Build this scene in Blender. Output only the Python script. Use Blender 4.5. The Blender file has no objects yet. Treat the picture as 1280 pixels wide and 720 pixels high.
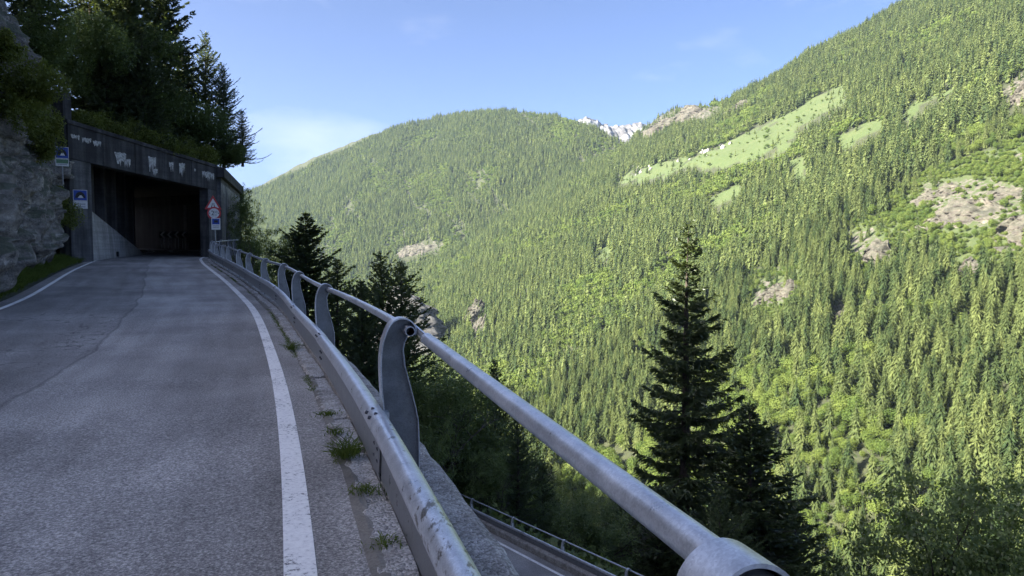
import bpy, math, random
import numpy as np
from mathutils import Vector, Matrix

R = math.radians
F = 924.0; HZ = 312.0                      # focal length and horizon row of the photograph (1280 px wide)
scene = bpy.context.scene
col = scene.collection

# ------------------------------------------------------------------ camera, sky, sun, exposure
cam_d = bpy.data.cameras.new('camera'); cam = bpy.data.objects.new('camera', cam_d); col.objects.link(cam)
cam_d.sensor_width = 36.0; cam_d.lens = 36.0 * F / 1280.0
cam_d.clip_start = 0.05; cam_d.clip_end = 40000
cam.location = (0, 0, 0)
cam.rotation_euler = (R(90) - math.atan(48 / F), 0, 0)
scene.camera = cam

SUN_AZ = R(-112)        # clockwise from +Y (the camera's heading): sun behind the left shoulder
SUN_EL = R(28.5)
sun_dir = Vector((math.sin(SUN_AZ) * math.cos(SUN_EL), math.cos(SUN_AZ) * math.cos(SUN_EL), math.sin(SUN_EL)))
world = bpy.data.worlds.new('World'); scene.world = world; world.use_nodes = True
wn = world.node_tree.nodes; wl = world.node_tree.links; wn.clear()
w_out = wn.new('ShaderNodeOutputWorld'); w_bg = wn.new('ShaderNodeBackground')
w_sky = wn.new('ShaderNodeTexSky'); w_sky.sky_type = 'NISHITA'; w_sky.sun_disc = False
w_sky.sun_elevation = SUN_EL; w_sky.sun_rotation = SUN_AZ
w_sky.altitude = 1500; w_sky.air_density = 0.42; w_sky.dust_density = 12.0; w_sky.ozone_density = 6.0
w_bg.inputs['Strength'].default_value = 0.072
# thin high clouds: noise in the direction vector, only low over the horizon
w_tc = wn.new('ShaderNodeTexCoord'); w_map = wn.new('ShaderNodeMapping'); w_map.inputs['Scale'].default_value = (1.0, 1.0, 2.6)
w_map.inputs['Location'].default_value = (7.22, 3.6, 0.27)
w_noise = wn.new('ShaderNodeTexNoise'); w_noise.inputs['Scale'].default_value = 3.1; w_noise.inputs['Detail'].default_value = 7
w_ramp = wn.new('ShaderNodeValToRGB'); w_ramp.color_ramp.elements[0].position = 0.58; w_ramp.color_ramp.elements[1].position = 0.82
w_mix = wn.new('ShaderNodeMix'); w_mix.data_type = 'RGBA'; w_mul = wn.new('ShaderNodeMath'); w_mul.operation = 'MULTIPLY'; w_mul.inputs[1].default_value = 0.38
wl.new(w_tc.outputs['Generated'], w_map.inputs['Vector']); wl.new(w_map.outputs['Vector'], w_noise.inputs['Vector'])
wl.new(w_noise.outputs['Fac'], w_ramp.inputs['Fac']); wl.new(w_ramp.outputs['Color'], w_mul.inputs[0])
wl.new(w_mul.outputs[0], w_mix.inputs['Factor']); w_tint = wn.new('ShaderNodeMix'); w_tint.data_type = 'RGBA'; w_tint.blend_type = 'MULTIPLY'; w_tint.inputs['Factor'].default_value = 1.0
w_tint.inputs['B'].default_value = (1.18, 1.07, 1.0, 1); wl.new(w_sky.outputs['Color'], w_tint.inputs['A']); wl.new(w_tint.outputs['Result'], w_mix.inputs['A'])
w_mix.inputs['B'].default_value = (3.4, 3.5, 3.7, 1)
wl.new(w_mix.outputs['Result'], w_bg.inputs['Color']); wl.new(w_bg.outputs['Background'], w_out.inputs['Surface'])

sun_d = bpy.data.lights.new('sun', 'SUN'); sun_d.energy = 4.4; sun_d.angle = R(0.5); sun_d.color = (1.0, 0.93, 0.80)
sun = bpy.data.objects.new('sun', sun_d); col.objects.link(sun)
sun.rotation_euler = sun_dir.to_track_quat('Z', 'Y').to_euler()

scene.view_settings.view_transform = 'Standard'; scene.view_settings.look = 'None'
scene.view_settings.gamma = 1.0; scene.view_settings.exposure = 2.58; scene.view_settings.use_curve_mapping = False
scene.render.engine = 'CYCLES'
scene.cycles.use_denoising = True
scene.cycles.max_bounces = 6; scene.cycles.diffuse_bounces = 3; scene.cycles.glossy_bounces = 2
scene.cycles.transparent_max_bounces = 4; scene.cycles.transmission_bounces = 3; scene.cycles.volume_bounces = 0
scene.cycles.sample_clamp_indirect = 6.0
scene.cycles.caustics_reflective = False; scene.cycles.caustics_refractive = False

# ------------------------------------------------------------------ small numeric helpers
def px(u, v, Z):
    """a point of the place at depth Z seen at column u, row v of the photograph"""
    return np.array([(u - 640) / F * Z, Z, (HZ - v) / F * Z])

_rs = np.random.RandomState(5)
_LAT = _rs.rand(64, 64, 64).astype(np.float32)
def vnoise(x, y, z=0.0):
    x = np.asarray(x, float); y = np.asarray(y, float); z = np.asarray(z, float) + 0 * x
    xi = np.floor(x).astype(int); yi = np.floor(y).astype(int); zi = np.floor(z).astype(int)
    fx = x - xi; fy = y - yi; fz = z - zi
    fx = fx * fx * (3 - 2 * fx); fy = fy * fy * (3 - 2 * fy); fz = fz * fz * (3 - 2 * fz)
    g = lambda a, b, c: _LAT[(xi + a) & 63, (yi + b) & 63, (zi + c) & 63]
    l = lambda a, b, t: a + (b - a) * t
    return l(l(l(g(0,0,0), g(1,0,0), fx), l(g(0,1,0), g(1,1,0), fx), fy),
             l(l(g(0,0,1), g(1,0,1), fx), l(g(0,1,1), g(1,1,1), fx), fy), fz) * 2 - 1
def fbm(x, y, z=0.0, o=4):
    t = 0; a = 1.0; s = 0
    for k in range(o):
        t = t + a * vnoise(np.asarray(x) * 2**k + 17.3 * k, np.asarray(y) * 2**k + 5.1 * k, np.asarray(z) * 2**k + 9.7 * k); s += a; a *= 0.5
    return t / s
def worley(p, cell, seed=0):
    """nearest-cell random value and distances (F1, F2) for points p (n,3)"""
    q = p / cell; base = np.floor(q).astype(int)
    best = np.full(len(p), 1e9); sec = np.full(len(p), 1e9); val = np.zeros(len(p)); cen = np.zeros_like(p)
    for dx in (-1, 0, 1):
        for dy in (-1, 0, 1):
            for dz in (-1, 0, 1):
                c = base + [dx, dy, dz]
                i = (c + seed * 7) & 63
                r = np.stack([_LAT[i[:,0], i[:,1], i[:,2]], _LAT[i[:,1], i[:,2], i[:,0]], _LAT[i[:,2], i[:,0], i[:,1]]], 1)
                d = np.linalg.norm(c + r - q, axis=1); v = _LAT[(i[:,0]+31) & 63, (i[:,1]+11) & 63, i[:,2]]
                m = d < best
                sec = np.where(m, best, np.minimum(sec, d)); val = np.where(m, v, val)
                cen = np.where(m[:, None], (c + r) * cell, cen); best = np.where(m, d, best)
    return val, best, sec, cen

# ------------------------------------------------------------------ materials
def new_mat(name):
    m = bpy.data.materials.new(name); m.use_nodes = True
    n = m.node_tree.nodes; l = m.node_tree.links
    return m, n, l, n['Principled BSDF'], n['Material Output']
def nd(n, t, **kw):
    o = n.new(t)
    for k, v in kw.items():
        if k in o.inputs: o.inputs[k].default_value = v
        else: setattr(o, k, v)
    return o
def ramp(n, stops):
    r = n.new('ShaderNodeValToRGB'); e = r.color_ramp.elements
    while len(e) < len(stops): e.new(0.5)
    for x, (p, c) in zip(e, stops):
        x.position = p; x.color = (*c, 1) if len(c) == 3 else c
    return r
def mixc(n, l, fac, a, b, mode='MIX'):
    m = n.new('ShaderNodeMix'); m.data_type = 'RGBA'; m.blend_type = mode
    for k, v in (('Factor', fac), ('A', a), ('B', b)):
        if isinstance(v, (int, float)): m.inputs[k].default_value = v
        elif isinstance(v, tuple): m.inputs[k].default_value = (*v, 1)
        else: l.new(v, m.inputs[k])
    return m.outputs['Result']
def bump(n, l, h, strength, dist, target):
    b = n.new('ShaderNodeBump'); b.inputs['Strength'].default_value = strength; b.inputs['Distance'].default_value = dist
    l.new(h, b.inputs['Height']); l.new(b.outputs['Normal'], target.inputs['Normal']); return b
def noise_node(n, l, scale, detail=4, vec=None, rough=0.5):
    t = nd(n, 'ShaderNodeTexNoise'); t.inputs['Scale'].default_value = scale; t.inputs['Detail'].default_value = detail; t.inputs['Roughness'].default_value = rough
    if vec is not None: l.new(vec, t.inputs['Vector'])
    return t
def objco(n, kind='Object'):
    return n.new('ShaderNodeTexCoord').outputs[kind]
def mathn(n, l, op, a, b=None, clamp=False):
    m = n.new('ShaderNodeMath'); m.operation = op; m.use_clamp = clamp
    for i, v in enumerate((a, b)):
        if v is None: continue
        if isinstance(v, (int, float)): m.inputs[i].default_value = v
        else: l.new(v, m.inputs[i])
    return m.outputs[0]

def mat_asphalt():
    m, n, l, p, o = new_mat('asphalt')
    co = objco(n); uv = objco(n, 'UV')
    big = noise_node(n, l, 0.45, 5, co); grit = noise_node(n, l, 62, 2, co, 0.75)
    vor = nd(n, 'ShaderNodeTexVoronoi', Scale=90.0); l.new(co, vor.inputs['Vector'])
    sp = n.new('ShaderNodeSeparateXYZ'); l.new(uv, sp.inputs[0])
    wob = noise_node(n, l, 0.5, 4, co)
    d = mathn(n, l, 'ADD', sp.outputs['Y'], mathn(n, l, 'MULTIPLY', mathn(n, l, 'SUBTRACT', wob.outputs['Fac'], 0.5), 0.4))
    old = mathn(n, l, 'MULTIPLY', mathn(n, l, 'SUBTRACT', d, 3.25), 12, True)      # older course on the rock side of the seam
    seam = mathn(n, l, 'SUBTRACT', 1.0, mathn(n, l, 'MULTIPLY', mathn(n, l, 'ABSOLUTE', mathn(n, l, 'SUBTRACT', d, 3.27)), 22), True)
    c = mixc(n, l, old, (0.320, 0.302, 0.278), (0.245, 0.231, 0.213))
    r1 = ramp(n, [(0.35, (0.70, 0.70, 0.70)), (0.65, (1.22, 1.22, 1.22))]); l.new(big.outputs['Fac'], r1.inputs['Fac'])
    c = mixc(n, l, 1.0, c, r1.outputs['Color'], 'MULTIPLY')
    # stretched wear marks along the lane
    mp = n.new('ShaderNodeMapping'); mp.inputs['Scale'].default_value = (0.25, 2.2, 1); l.new(uv, mp.inputs[0])
    wear = noise_node(n, l, 1.0, 5, mp.outputs[0]); r2 = ramp(n, [(0.38, (0.84, 0.83, 0.82)), (0.62, (1.1, 1.1, 1.1))]); l.new(wear.outputs['Fac'], r2.inputs['Fac'])
    c = mixc(n, l, 1.0, c, r2.outputs['Color'], 'MULTIPLY')
    r3 = ramp(n, [(0.30, (0.42, 0.42, 0.44)), (0.5, (0.98, 0.98, 0.98)), (0.70, (1.9, 1.9, 1.9))]); l.new(grit.outputs['Fac'], r3.inputs['Fac'])
    c = mixc(n, l, 1.0, c, r3.outputs['Color'], 'MULTIPLY')
    r4 = ramp(n, [(0.0, (0.5, 0.5, 0.5)), (0.6, (1.15, 1.15, 1.15))]); l.new(vor.outputs['Color'], r4.inputs['Fac'])
    c = mixc(n, l, 0.7, c, r4.outputs['Color'], 'MULTIPLY')
    c = mixc(n, l, mathn(n, l, 'MULTIPLY', seam, 0.5), c, (0.025, 0.025, 0.026))
    # cracks in the old course
    cv = nd(n, 'ShaderNodeTexVoronoi', feature='DISTANCE_TO_EDGE', Scale=0.9)
    wv = n.new('ShaderNodeVectorMath'); wv.operation = 'ADD'; nz = noise_node(n, l, 2.2, 4, co); l.new(co, wv.inputs[0])
    sc = n.new('ShaderNodeVectorMath'); sc.operation = 'SCALE'; sc.inputs['Scale'].default_value = 0.9; l.new(nz.outputs['Color'], sc.inputs[0]); l.new(sc.outputs[0], wv.inputs[1])
    l.new(wv.outputs[0], cv.inputs['Vector'])
    ck = mathn(n, l, 'SUBTRACT', 1.0, mathn(n, l, 'MULTIPLY', cv.outputs['Distance'], 55), True)
    ck = mathn(n, l, 'MULTIPLY', ck, mathn(n, l, 'MULTIPLY', old, mathn(n, l, 'MULTIPLY', mathn(n, l, 'SUBTRACT', big.outputs['Fac'], 0.46), 9, True)))
    c = mixc(n, l, mathn(n, l, 'MULTIPLY', ck, 0.75), c, (0.02, 0.02, 0.02))
    # reddish-brown stains round the cracks
    st = noise_node(n, l, 0.8, 5, mp.outputs[0]); r5 = ramp(n, [(0.6, (0, 0, 0)), (0.75, (1, 1, 1))]); l.new(st.outputs['Fac'], r5.inputs['Fac'])
    c = mixc(n, l, mathn(n, l, 'MULTIPLY', r5.outputs['Color'], mathn(n, l, 'MULTIPLY', old, 0.45)), c, (0.085, 0.062, 0.05))
    l.new(c, p.inputs['Base Color']); p.inputs['Roughness'].default_value = 0.85
    h = mathn(n, l, 'ADD', grit.outputs['Fac'], mathn(n, l, 'MULTIPLY', vor.outputs['Distance'], 0.8))
    bump(n, l, h, 0.9, 0.006, p)
    return m
def mat_paint():
    m, n, l, p, o = new_mat('road_paint')
    co = objco(n); a = noise_node(n, l, 28, 6, co, 0.75); b = noise_node(n, l, 2.0, 3, co)
    s = mathn(n, l, 'ADD', a.outputs['Fac'], mathn(n, l, 'MULTIPLY', mathn(n, l, 'SUBTRACT', b.outputs['Fac'], 0.5), 0.35))
    r = ramp(n, [(0.36, (0.20, 0.19, 0.18)), (0.42, (0.78, 0.76, 0.72)), (0.6, (0.92, 0.90, 0.85))]); l.new(s, r.inputs['Fac'])
    l.new(r.outputs['Color'], p.inputs['Base Color']); p.inputs['Roughness'].default_value = 0.7
    bump(n, l, a.outputs['Fac'], 0.5, 0.003, p); return m
def mat_galv(name, base=0.42, dirt=0.5):
    m, n, l, p, o = new_mat(name)
    co = objco(n); a = noise_node(n, l, 9, 6, co, 0.65); sp = nd(n, 'ShaderNodeTexVoronoi', Scale=190.0); l.new(co, sp.inputs['Vector'])
    r = ramp(n, [(0.3, (base * 0.68, base * 0.71, base * 0.74)), (0.65, (base * 1.02, base * 1.06, base * 1.10))]); l.new(a.outputs['Fac'], r.inputs['Fac'])
    r2 = ramp(n, [(0.0, (0.80, 0.80, 0.82)), (1.0, (1.12, 1.12, 1.12))]); l.new(sp.outputs['Color'], r2.inputs['Fac'])
    c = mixc(n, l, 1.0, r.outputs['Color'], r2.outputs['Color'], 'MULTIPLY')
    mpg = n.new('ShaderNodeMapping'); mpg.inputs['Rotation'].default_value = (0, 0, R(-18)); mpg.inputs['Scale'].default_value = (1.0, 0.35, 1.0); l.new(co, mpg.inputs[0])
    g = noise_node(n, l, 22, 5, mpg.outputs[0], 0.7); g2 = noise_node(n, l, 1.3, 3, co)
    s = mathn(n, l, 'ADD', g.outputs['Fac'], mathn(n, l, 'MULTIPLY', mathn(n, l, 'SUBTRACT', g2.outputs['Fac'], 0.5), 0.6))
    r3 = ramp(n, [(0.64, (0, 0, 0)), (0.72, (1, 1, 1))]); l.new(s, r3.inputs['Fac'])
    c = mixc(n, l, mathn(n, l, 'MULTIPLY', r3.outputs['Color'], dirt), c, (0.10, 0.085, 0.06))
    l.new(c, p.inputs['Base Color']); p.inputs['Metallic'].default_value = 0.55
    rr = ramp(n, [(0.3, (0.26, 0.26, 0.26)), (0.7, (0.42, 0.42, 0.42))]); l.new(a.outputs['Fac'], rr.inputs['Fac']); l.new(rr.outputs['Color'], p.inputs['Roughness'])
    bump(n, l, g.outputs['Fac'], 0.15, 0.004, p); return m
def mat_concrete(name, lo, hi, streak=0.0, white=0.0, grain=45):
    m, n, l, p, o = new_mat(name)
    co = objco(n); a = noise_node(n, l, 0.9, 6, co, 0.65); g = noise_node(n, l, grain, 3, co, 0.7)
    r = ramp(n, [(0.3, lo), (0.7, hi)]); l.new(a.outputs['Fac'], r.inputs['Fac']); c = r.outputs['Color']
    r2 = ramp(n, [(0.25, (0.55, 0.55, 0.55)), (0.75, (1.35, 1.35, 1.35))]); l.new(g.outputs['Fac'], r2.inputs['Fac'])
    c = mixc(n, l, 0.8, c, r2.outputs['Color'], 'MULTIPLY')
    if streak:
        mp = n.new('ShaderNodeMapping'); mp.inputs['Scale'].default_value = (2.2, 2.2, 0.16); l.new(co, mp.inputs[0])
        s = noise_node(n, l, 1.4, 5, mp.outputs[0]); r3 = ramp(n, [(0.4, (0.35, 0.35, 0.36)), (0.62, (1.1, 1.1, 1.1))]); l.new(s.outputs['Fac'], r3.inputs['Fac'])
        c = mixc(n, l, streak, c, r3.outputs['Color'], 'MULTIPLY')
        # shuttering board marks
        mp2 = n.new('ShaderNodeMapping'); mp2.inputs['Scale'].default_value = (0.12, 0.12, 6.0); l.new(co, mp2.inputs[0])
        s2 = noise_node(n, l, 1.2, 2, mp2.outputs[0]); r4 = ramp(n, [(0.35, (0.75, 0.75, 0.75)), (0.65, (1.15, 1.15, 1.15))]); l.new(s2.outputs['Fac'], r4.inputs['Fac'])
        c = mixc(n, l, 0.6, c, r4.outputs['Color'], 'MULTIPLY')
    l.new(c, p.inputs['Base Color']); p.inputs['Roughness'].default_value = 0.9
    h = mathn(n, l, 'ADD', a.outputs['Fac'], mathn(n, l, 'MULTIPLY', g.outputs['Fac'], 0.3))
    bump(n, l, h, 0.6, 0.03, p); return m
def mat_rock(name, cols, scale=0.5, moss=0.3, bumpd=0.12):
    m, n, l, p, o = new_mat(name)
    co = objco(n); a = noise_node(n, l, scale, 8, co, 0.65); b = noise_node(n, l, scale * 7, 6, co, 0.7)
    mp = n.new('ShaderNodeMapping'); mp.inputs['Rotation'].default_value = (0.5, 0.3, 0.2); mp.inputs['Scale'].default_value = (1, 1, 3.5); l.new(co, mp.inputs[0])
    st = noise_node(n, l, scale * 1.6, 5, mp.outputs[0])
    r = ramp(n, [(0.3, cols[0]), (0.5, cols[1]), (0.68, cols[2])]); l.new(a.outputs['Fac'], r.inputs['Fac'])
    r2 = ramp(n, [(0.3, (0.5, 0.5, 0.5)), (0.7, (1.35, 1.33, 1.3))]); l.new(b.outputs['Fac'], r2.inputs['Fac'])
    c = mixc(n, l, 0.8, r.outputs['Color'], r2.outputs['Color'], 'MULTIPLY')
    r3 = ramp(n, [(0.4, (0.72, 0.7, 0.68)), (0.6, (1.12, 1.12, 1.12))]); l.new(st.outputs['Fac'], r3.inputs['Fac'])
    c = mixc(n, l, 0.8, c, r3.outputs['Color'], 'MULTIPLY')
    if name == 'cliff_rock':
        vv = nd(n, 'ShaderNodeTexVoronoi', feature='DISTANCE_TO_EDGE', Scale=1.1); dz = n.new('ShaderNodeVectorMath'); dz.operation = 'ADD'; s1 = n.new('ShaderNodeVectorMath'); s1.operation = 'SCALE'; s1.inputs['Scale'].default_value = 1.2
        l.new(b.outputs['Color'], s1.inputs[0]); l.new(co, dz.inputs[0]); l.new(s1.outputs[0], dz.inputs[1]); l.new(dz.outputs[0], vv.inputs['Vector'])
        ck = mathn(n, l, 'SUBTRACT', 1.0, mathn(n, l, 'MULTIPLY', vv.outputs['Distance'], 16), True); c = mixc(n, l, mathn(n, l, 'MULTIPLY', ck, 0.7), c, (0.03, 0.03, 0.026))
        li = noise_node(n, l, 5.5, 5, co, 0.7); rl_ = ramp(n, [(0.58, (0, 0, 0)), (0.66, (1, 1, 1))]); l.new(li.outputs['Fac'], rl_.inputs['Fac']); c = mixc(n, l, mathn(n, l, 'MULTIPLY', rl_.outputs['Color'], 0.5), c, (0.36, 0.35, 0.32))
    if moss:
        ge = n.new('ShaderNodeNewGeometry'); sp = n.new('ShaderNodeSeparateXYZ'); l.new(ge.outputs['Normal'], sp.inputs[0])
        k = mathn(n, l, 'ADD', mathn(n, l, 'MULTIPLY', sp.outputs['Z'], 0.55), mathn(n, l, 'MULTIPLY', a.outputs['Fac'], 1.0))
        rm = ramp(n, [(0.62, (0, 0, 0)), (0.8, (1, 1, 1))]); l.new(k, rm.inputs['Fac'])
        c = mixc(n, l, mathn(n, l, 'MULTIPLY', rm.outputs['Color'], moss), c, (0.035, 0.05, 0.018))
    l.new(c, p.inputs['Base Color']); p.inputs['Roughness'].default_value = 0.92
    h = mathn(n, l, 'ADD', a.outputs['Fac'], mathn(n, l, 'MULTIPLY', b.outputs['Fac'], 0.45))
    bump(n, l, h, 0.8, bumpd, p); return m
def mat_leaf(name, dark, light, trans=0.35, var_scale=0.15, rnd=0.5, facscale=3.0, gloss=0.0):
    """foliage: hue varies from clump to clump and from tree to tree; part of the light passes through"""
    m, n, l, p, o = new_mat(name); n.remove(p)
    ge = n.new('ShaderNodeNewGeometry'); oi = n.new('ShaderNodeObjectInfo')
    a = noise_node(n, l, var_scale, 3, ge.outputs['Position']); b = noise_node(n, l, facscale, 2, ge.outputs['Position'])
    f = mathn(n, l, 'ADD', mathn(n, l, 'MULTIPLY', oi.outputs['Random'], rnd), mathn(n, l, 'MULTIPLY', a.outputs['Fac'], 1 - rnd))
    f = mathn(n, l, 'ADD', f, mathn(n, l, 'MULTIPLY', mathn(n, l, 'SUBTRACT', b.outputs['Fac'], 0.5), 0.9))
    r = ramp(n, [(0.15, dark), (0.85, light)]); l.new(f, r.inputs['Fac'])
    d = n.new('ShaderNodeBsdfDiffuse'); t = n.new('ShaderNodeBsdfTranslucent'); mx = n.new('ShaderNodeMixShader'); mx.inputs[0].default_value = trans
    tc = mixc(n, l, 0.5, r.outputs['Color'], (0.12, 0.16, 0.02), 'MIX')
    l.new(r.outputs['Color'], d.inputs['Color']); l.new(tc, t.inputs['Color'])
    l.new(d.outputs[0], mx.inputs[1]); l.new(t.outputs[0], mx.inputs[2])
    if gloss:
        gl = n.new('ShaderNodeBsdfGlossy'); gl.inputs['Roughness'].default_value = 0.45; gl.inputs['Color'].default_value = (0.8, 0.85, 0.8, 1); m2 = n.new('ShaderNodeMixShader'); m2.inputs[0].default_value = gloss
        l.new(mx.outputs[0], m2.inputs[1]); l.new(gl.outputs[0], m2.inputs[2]); mx = m2
    l.new(mx.outputs[0], o.inputs['Surface'])
    return m
def mat_plain(name, c, rough=0.7, metal=0.0, nz=0.15, scale=20):
    m, n, l, p, o = new_mat(name)
    a = noise_node(n, l, scale, 3, objco(n)); r = ramp(n, [(0.3, tuple(x * (1 - nz) for x in c)), (0.7, tuple(min(1, x * (1 + nz)) for x in c))]); l.new(a.outputs['Fac'], r.inputs['Fac'])
    l.new(r.outputs['Color'], p.inputs['Base Color']); p.inputs['Roughness'].default_value = rough; p.inputs['Metallic'].default_value = metal
    return m
def mat_terrain():
    m, n, l, p, o = new_mat('hillside')
    at = n.new('ShaderNodeVertexColor'); at.layer_name = 'cover'       # R = bare rock, G = meadow, else forest floor
    ge = n.new('ShaderNodeNewGeometry'); pos = ge.outputs['Position']
    sp = n.new('ShaderNodeSeparateColor'); l.new(at.outputs['Color'], sp.inputs[0])
    a = noise_node(n, l, 0.02, 8, pos, 0.65); b = noise_node(n, l, 0.15, 8, pos, 0.7); c3 = noise_node(n, l, 1.5, 5, pos, 0.7)
    fl = ramp(n, [(0.35, (0.018, 0.023, 0.009)), (0.65, (0.048, 0.056, 0.020))]); l.new(b.outputs['Fac'], fl.inputs['Fac'])
    md = ramp(n, [(0.3, (0.036, 0.060, 0.014)), (0.5, (0.052, 0.076, 0.019)), (0.7, (0.082, 0.092, 0.034))]); l.new(mathn(n, l, 'ADD', mathn(n, l, 'MULTIPLY', a.outputs['Fac'], 0.4), mathn(n, l, 'MULTIPLY', b.outputs['Fac'], 0.6)), md.inputs['Fac'])
    rk = ramp(n, [(0.3, (0.03, 0.030, 0.028)), (0.5, (0.075, 0.068, 0.056)), (0.7, (0.135, 0.122, 0.098))]); l.new(b.outputs['Fac'], rk.inputs['Fac'])
    c = mixc(n, l, sp.outputs['Green'], fl.outputs['Color'], md.outputs['Color'])
    k = mathn(n, l, 'MULTIPLY', mathn(n, l, 'SUBTRACT', mathn(n, l, 'ADD', sp.outputs['Red'], mathn(n, l, 'MULTIPLY', mathn(n, l, 'SUBTRACT', b.outputs['Fac'], 0.5), 2.6)), 0.93), 6, True)
    k = mathn(n, l, 'MULTIPLY', k, mathn(n, l, 'MULTIPLY', sp.outputs['Red'], 8, True))
    c = mixc(n, l, k, c, rk.outputs['Color'])
    l.new(c, p.inputs['Base Color']); p.inputs['Roughness'].default_value = 0.95
    h = mathn(n, l, 'ADD', b.outputs['Fac'], mathn(n, l, 'MULTIPLY', c3.outputs['Fac'], 0.1)); bump(n, l, h, 0.7, 2.0, p)
    return m

M = {}
M['asphalt'] = mat_asphalt(); M['paint'] = mat_paint()
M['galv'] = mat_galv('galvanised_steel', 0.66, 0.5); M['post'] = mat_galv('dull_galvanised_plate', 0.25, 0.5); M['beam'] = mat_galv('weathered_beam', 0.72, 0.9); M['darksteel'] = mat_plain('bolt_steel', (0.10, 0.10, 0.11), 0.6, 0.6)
M['kerb'] = mat_concrete('kerb_concrete', (0.17, 0.165, 0.155), (0.34, 0.33, 0.31), grain=32)
def mat_aggregate():
    m, n, l, p, o = new_mat('aggregate_concrete'); co = objco(n)
    v = nd(n, 'ShaderNodeTexVoronoi', Scale=75.0); l.new(co, v.inputs['Vector']); a = noise_node(n, l, 3.0, 6, co, 0.7); d = noise_node(n, l, 11, 5, co, 0.75)
    r = ramp(n, [(0.0, (0.17, 0.16, 0.148)), (0.5, (0.40, 0.38, 0.35)), (1.0, (0.66, 0.63, 0.59))]); l.new(v.outputs['Color'], r.inputs['Fac'])
    r2 = ramp(n, [(0.33, (0.55, 0.53, 0.50)), (0.6, (1.1, 1.1, 1.1))]); l.new(a.outputs['Fac'], r2.inputs['Fac']); c = mixc(n, l, 1.0, r.outputs['Color'], r2.outputs['Color'], 'MULTIPLY')
    r3 = ramp(n, [(0.56, (0, 0, 0)), (0.68, (1, 1, 1))]); l.new(d.outputs['Fac'], r3.inputs['Fac']); c = mixc(n, l, mathn(n, l, 'MULTIPLY', r3.outputs['Color'], 0.6), c, (0.055, 0.052, 0.04))
    l.new(c, p.inputs['Base Color']); p.inputs['Roughness'].default_value = 0.95
    bump(n, l, mathn(n, l, 'ADD', mathn(n, l, 'MULTIPLY', v.outputs['Distance'], -1.0), d.outputs['Fac']), 0.9, 0.012, p); return m
M['kerb'] = mat_aggregate()
M['dirt'] = mat_concrete('roadside_dirt', (0.09, 0.082, 0.068), (0.24, 0.222, 0.19), grain=60)
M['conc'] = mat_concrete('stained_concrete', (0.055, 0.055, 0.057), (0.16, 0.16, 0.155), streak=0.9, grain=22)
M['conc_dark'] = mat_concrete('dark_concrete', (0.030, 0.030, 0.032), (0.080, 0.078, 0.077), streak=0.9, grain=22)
M['conc_shade'] = mat_concrete('inner_shade_concrete', (0.012, 0.012, 0.012), (0.035, 0.034, 0.033), streak=0.9, grain=22)  # darkness inside the gallery put into the concrete's own colour
M['conc_pale'] = mat_concrete('pale_concrete', (0.25, 0.24, 0.22), (0.44, 0.43, 0.40), streak=0.45, grain=22)
M['lime'] = mat_plain('lime_bloom', (0.36, 0.355, 0.33), 0.9, 0, 0.5, 9)
M['cliff'] = mat_rock('cliff_rock', [(0.075, 0.069, 0.060), (0.25, 0.235, 0.21), (0.48, 0.455, 0.41)], 1.1, 0.7, 0.16)
M['crag'] = mat_rock('crag_rock', [(0.030, 0.028, 0.025), (0.085, 0.077, 0.063), (0.155, 0.140, 0.112)], 0.06, 0.25, 0.8)
M['gorge'] = mat_rock('shaded_gorge_rock', [(0.04, 0.04, 0.042), (0.08, 0.08, 0.082), (0.13, 0.128, 0.125)], 0.06, 0.1, 0.8)  # darker copy of the crag rock, with the gorge wall's shade in its colour
M['boulder'] = mat_rock('pale_boulder', [(0.20, 0.195, 0.18), (0.30, 0.29, 0.27), (0.40, 0.39, 0.37)], 0.2, 0.0, 0.4)
M['bark'] = mat_rock('bark', [(0.03, 0.024, 0.018), (0.065, 0.052, 0.042), (0.11, 0.095, 0.08)], 2.5, 0.0, 0.05)
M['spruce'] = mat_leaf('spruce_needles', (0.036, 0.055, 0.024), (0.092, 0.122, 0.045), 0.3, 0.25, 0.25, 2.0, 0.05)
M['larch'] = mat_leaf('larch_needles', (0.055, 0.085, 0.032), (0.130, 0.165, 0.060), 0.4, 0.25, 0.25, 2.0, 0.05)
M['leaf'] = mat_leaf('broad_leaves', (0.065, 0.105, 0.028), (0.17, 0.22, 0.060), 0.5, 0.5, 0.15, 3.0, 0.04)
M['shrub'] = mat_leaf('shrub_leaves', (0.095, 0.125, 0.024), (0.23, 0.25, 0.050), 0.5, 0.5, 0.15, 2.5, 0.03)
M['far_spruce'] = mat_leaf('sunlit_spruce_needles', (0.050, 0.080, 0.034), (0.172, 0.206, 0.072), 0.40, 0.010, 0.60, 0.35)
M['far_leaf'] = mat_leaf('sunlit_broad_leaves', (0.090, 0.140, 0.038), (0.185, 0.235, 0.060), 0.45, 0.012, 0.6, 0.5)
M['grass'] = mat_leaf('grass_blades', (0.06, 0.10, 0.020), (0.16, 0.20, 0.050), 0.4, 1.5, 0.2, 6)
M['terrain'] = mat_terrain()
M['white'] = mat_plain('sign_white', (0.62, 0.62, 0.60), 0.5); M['red'] = mat_plain('sign_red', (0.42, 0.03, 0.03), 0.5)
M['blue'] = mat_plain('sign_blue', (0.02, 0.06, 0.32), 0.45); M['black'] = mat_plain('sign_black', (0.015, 0.015, 0.015), 0.6); M['green'] = mat_plain('sign_green', (0.10, 0.20, 0.10), 0.5)
M['signgrey'] = mat_plain('sign_back', (0.30, 0.31, 0.32), 0.5, 0.4)

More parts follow.
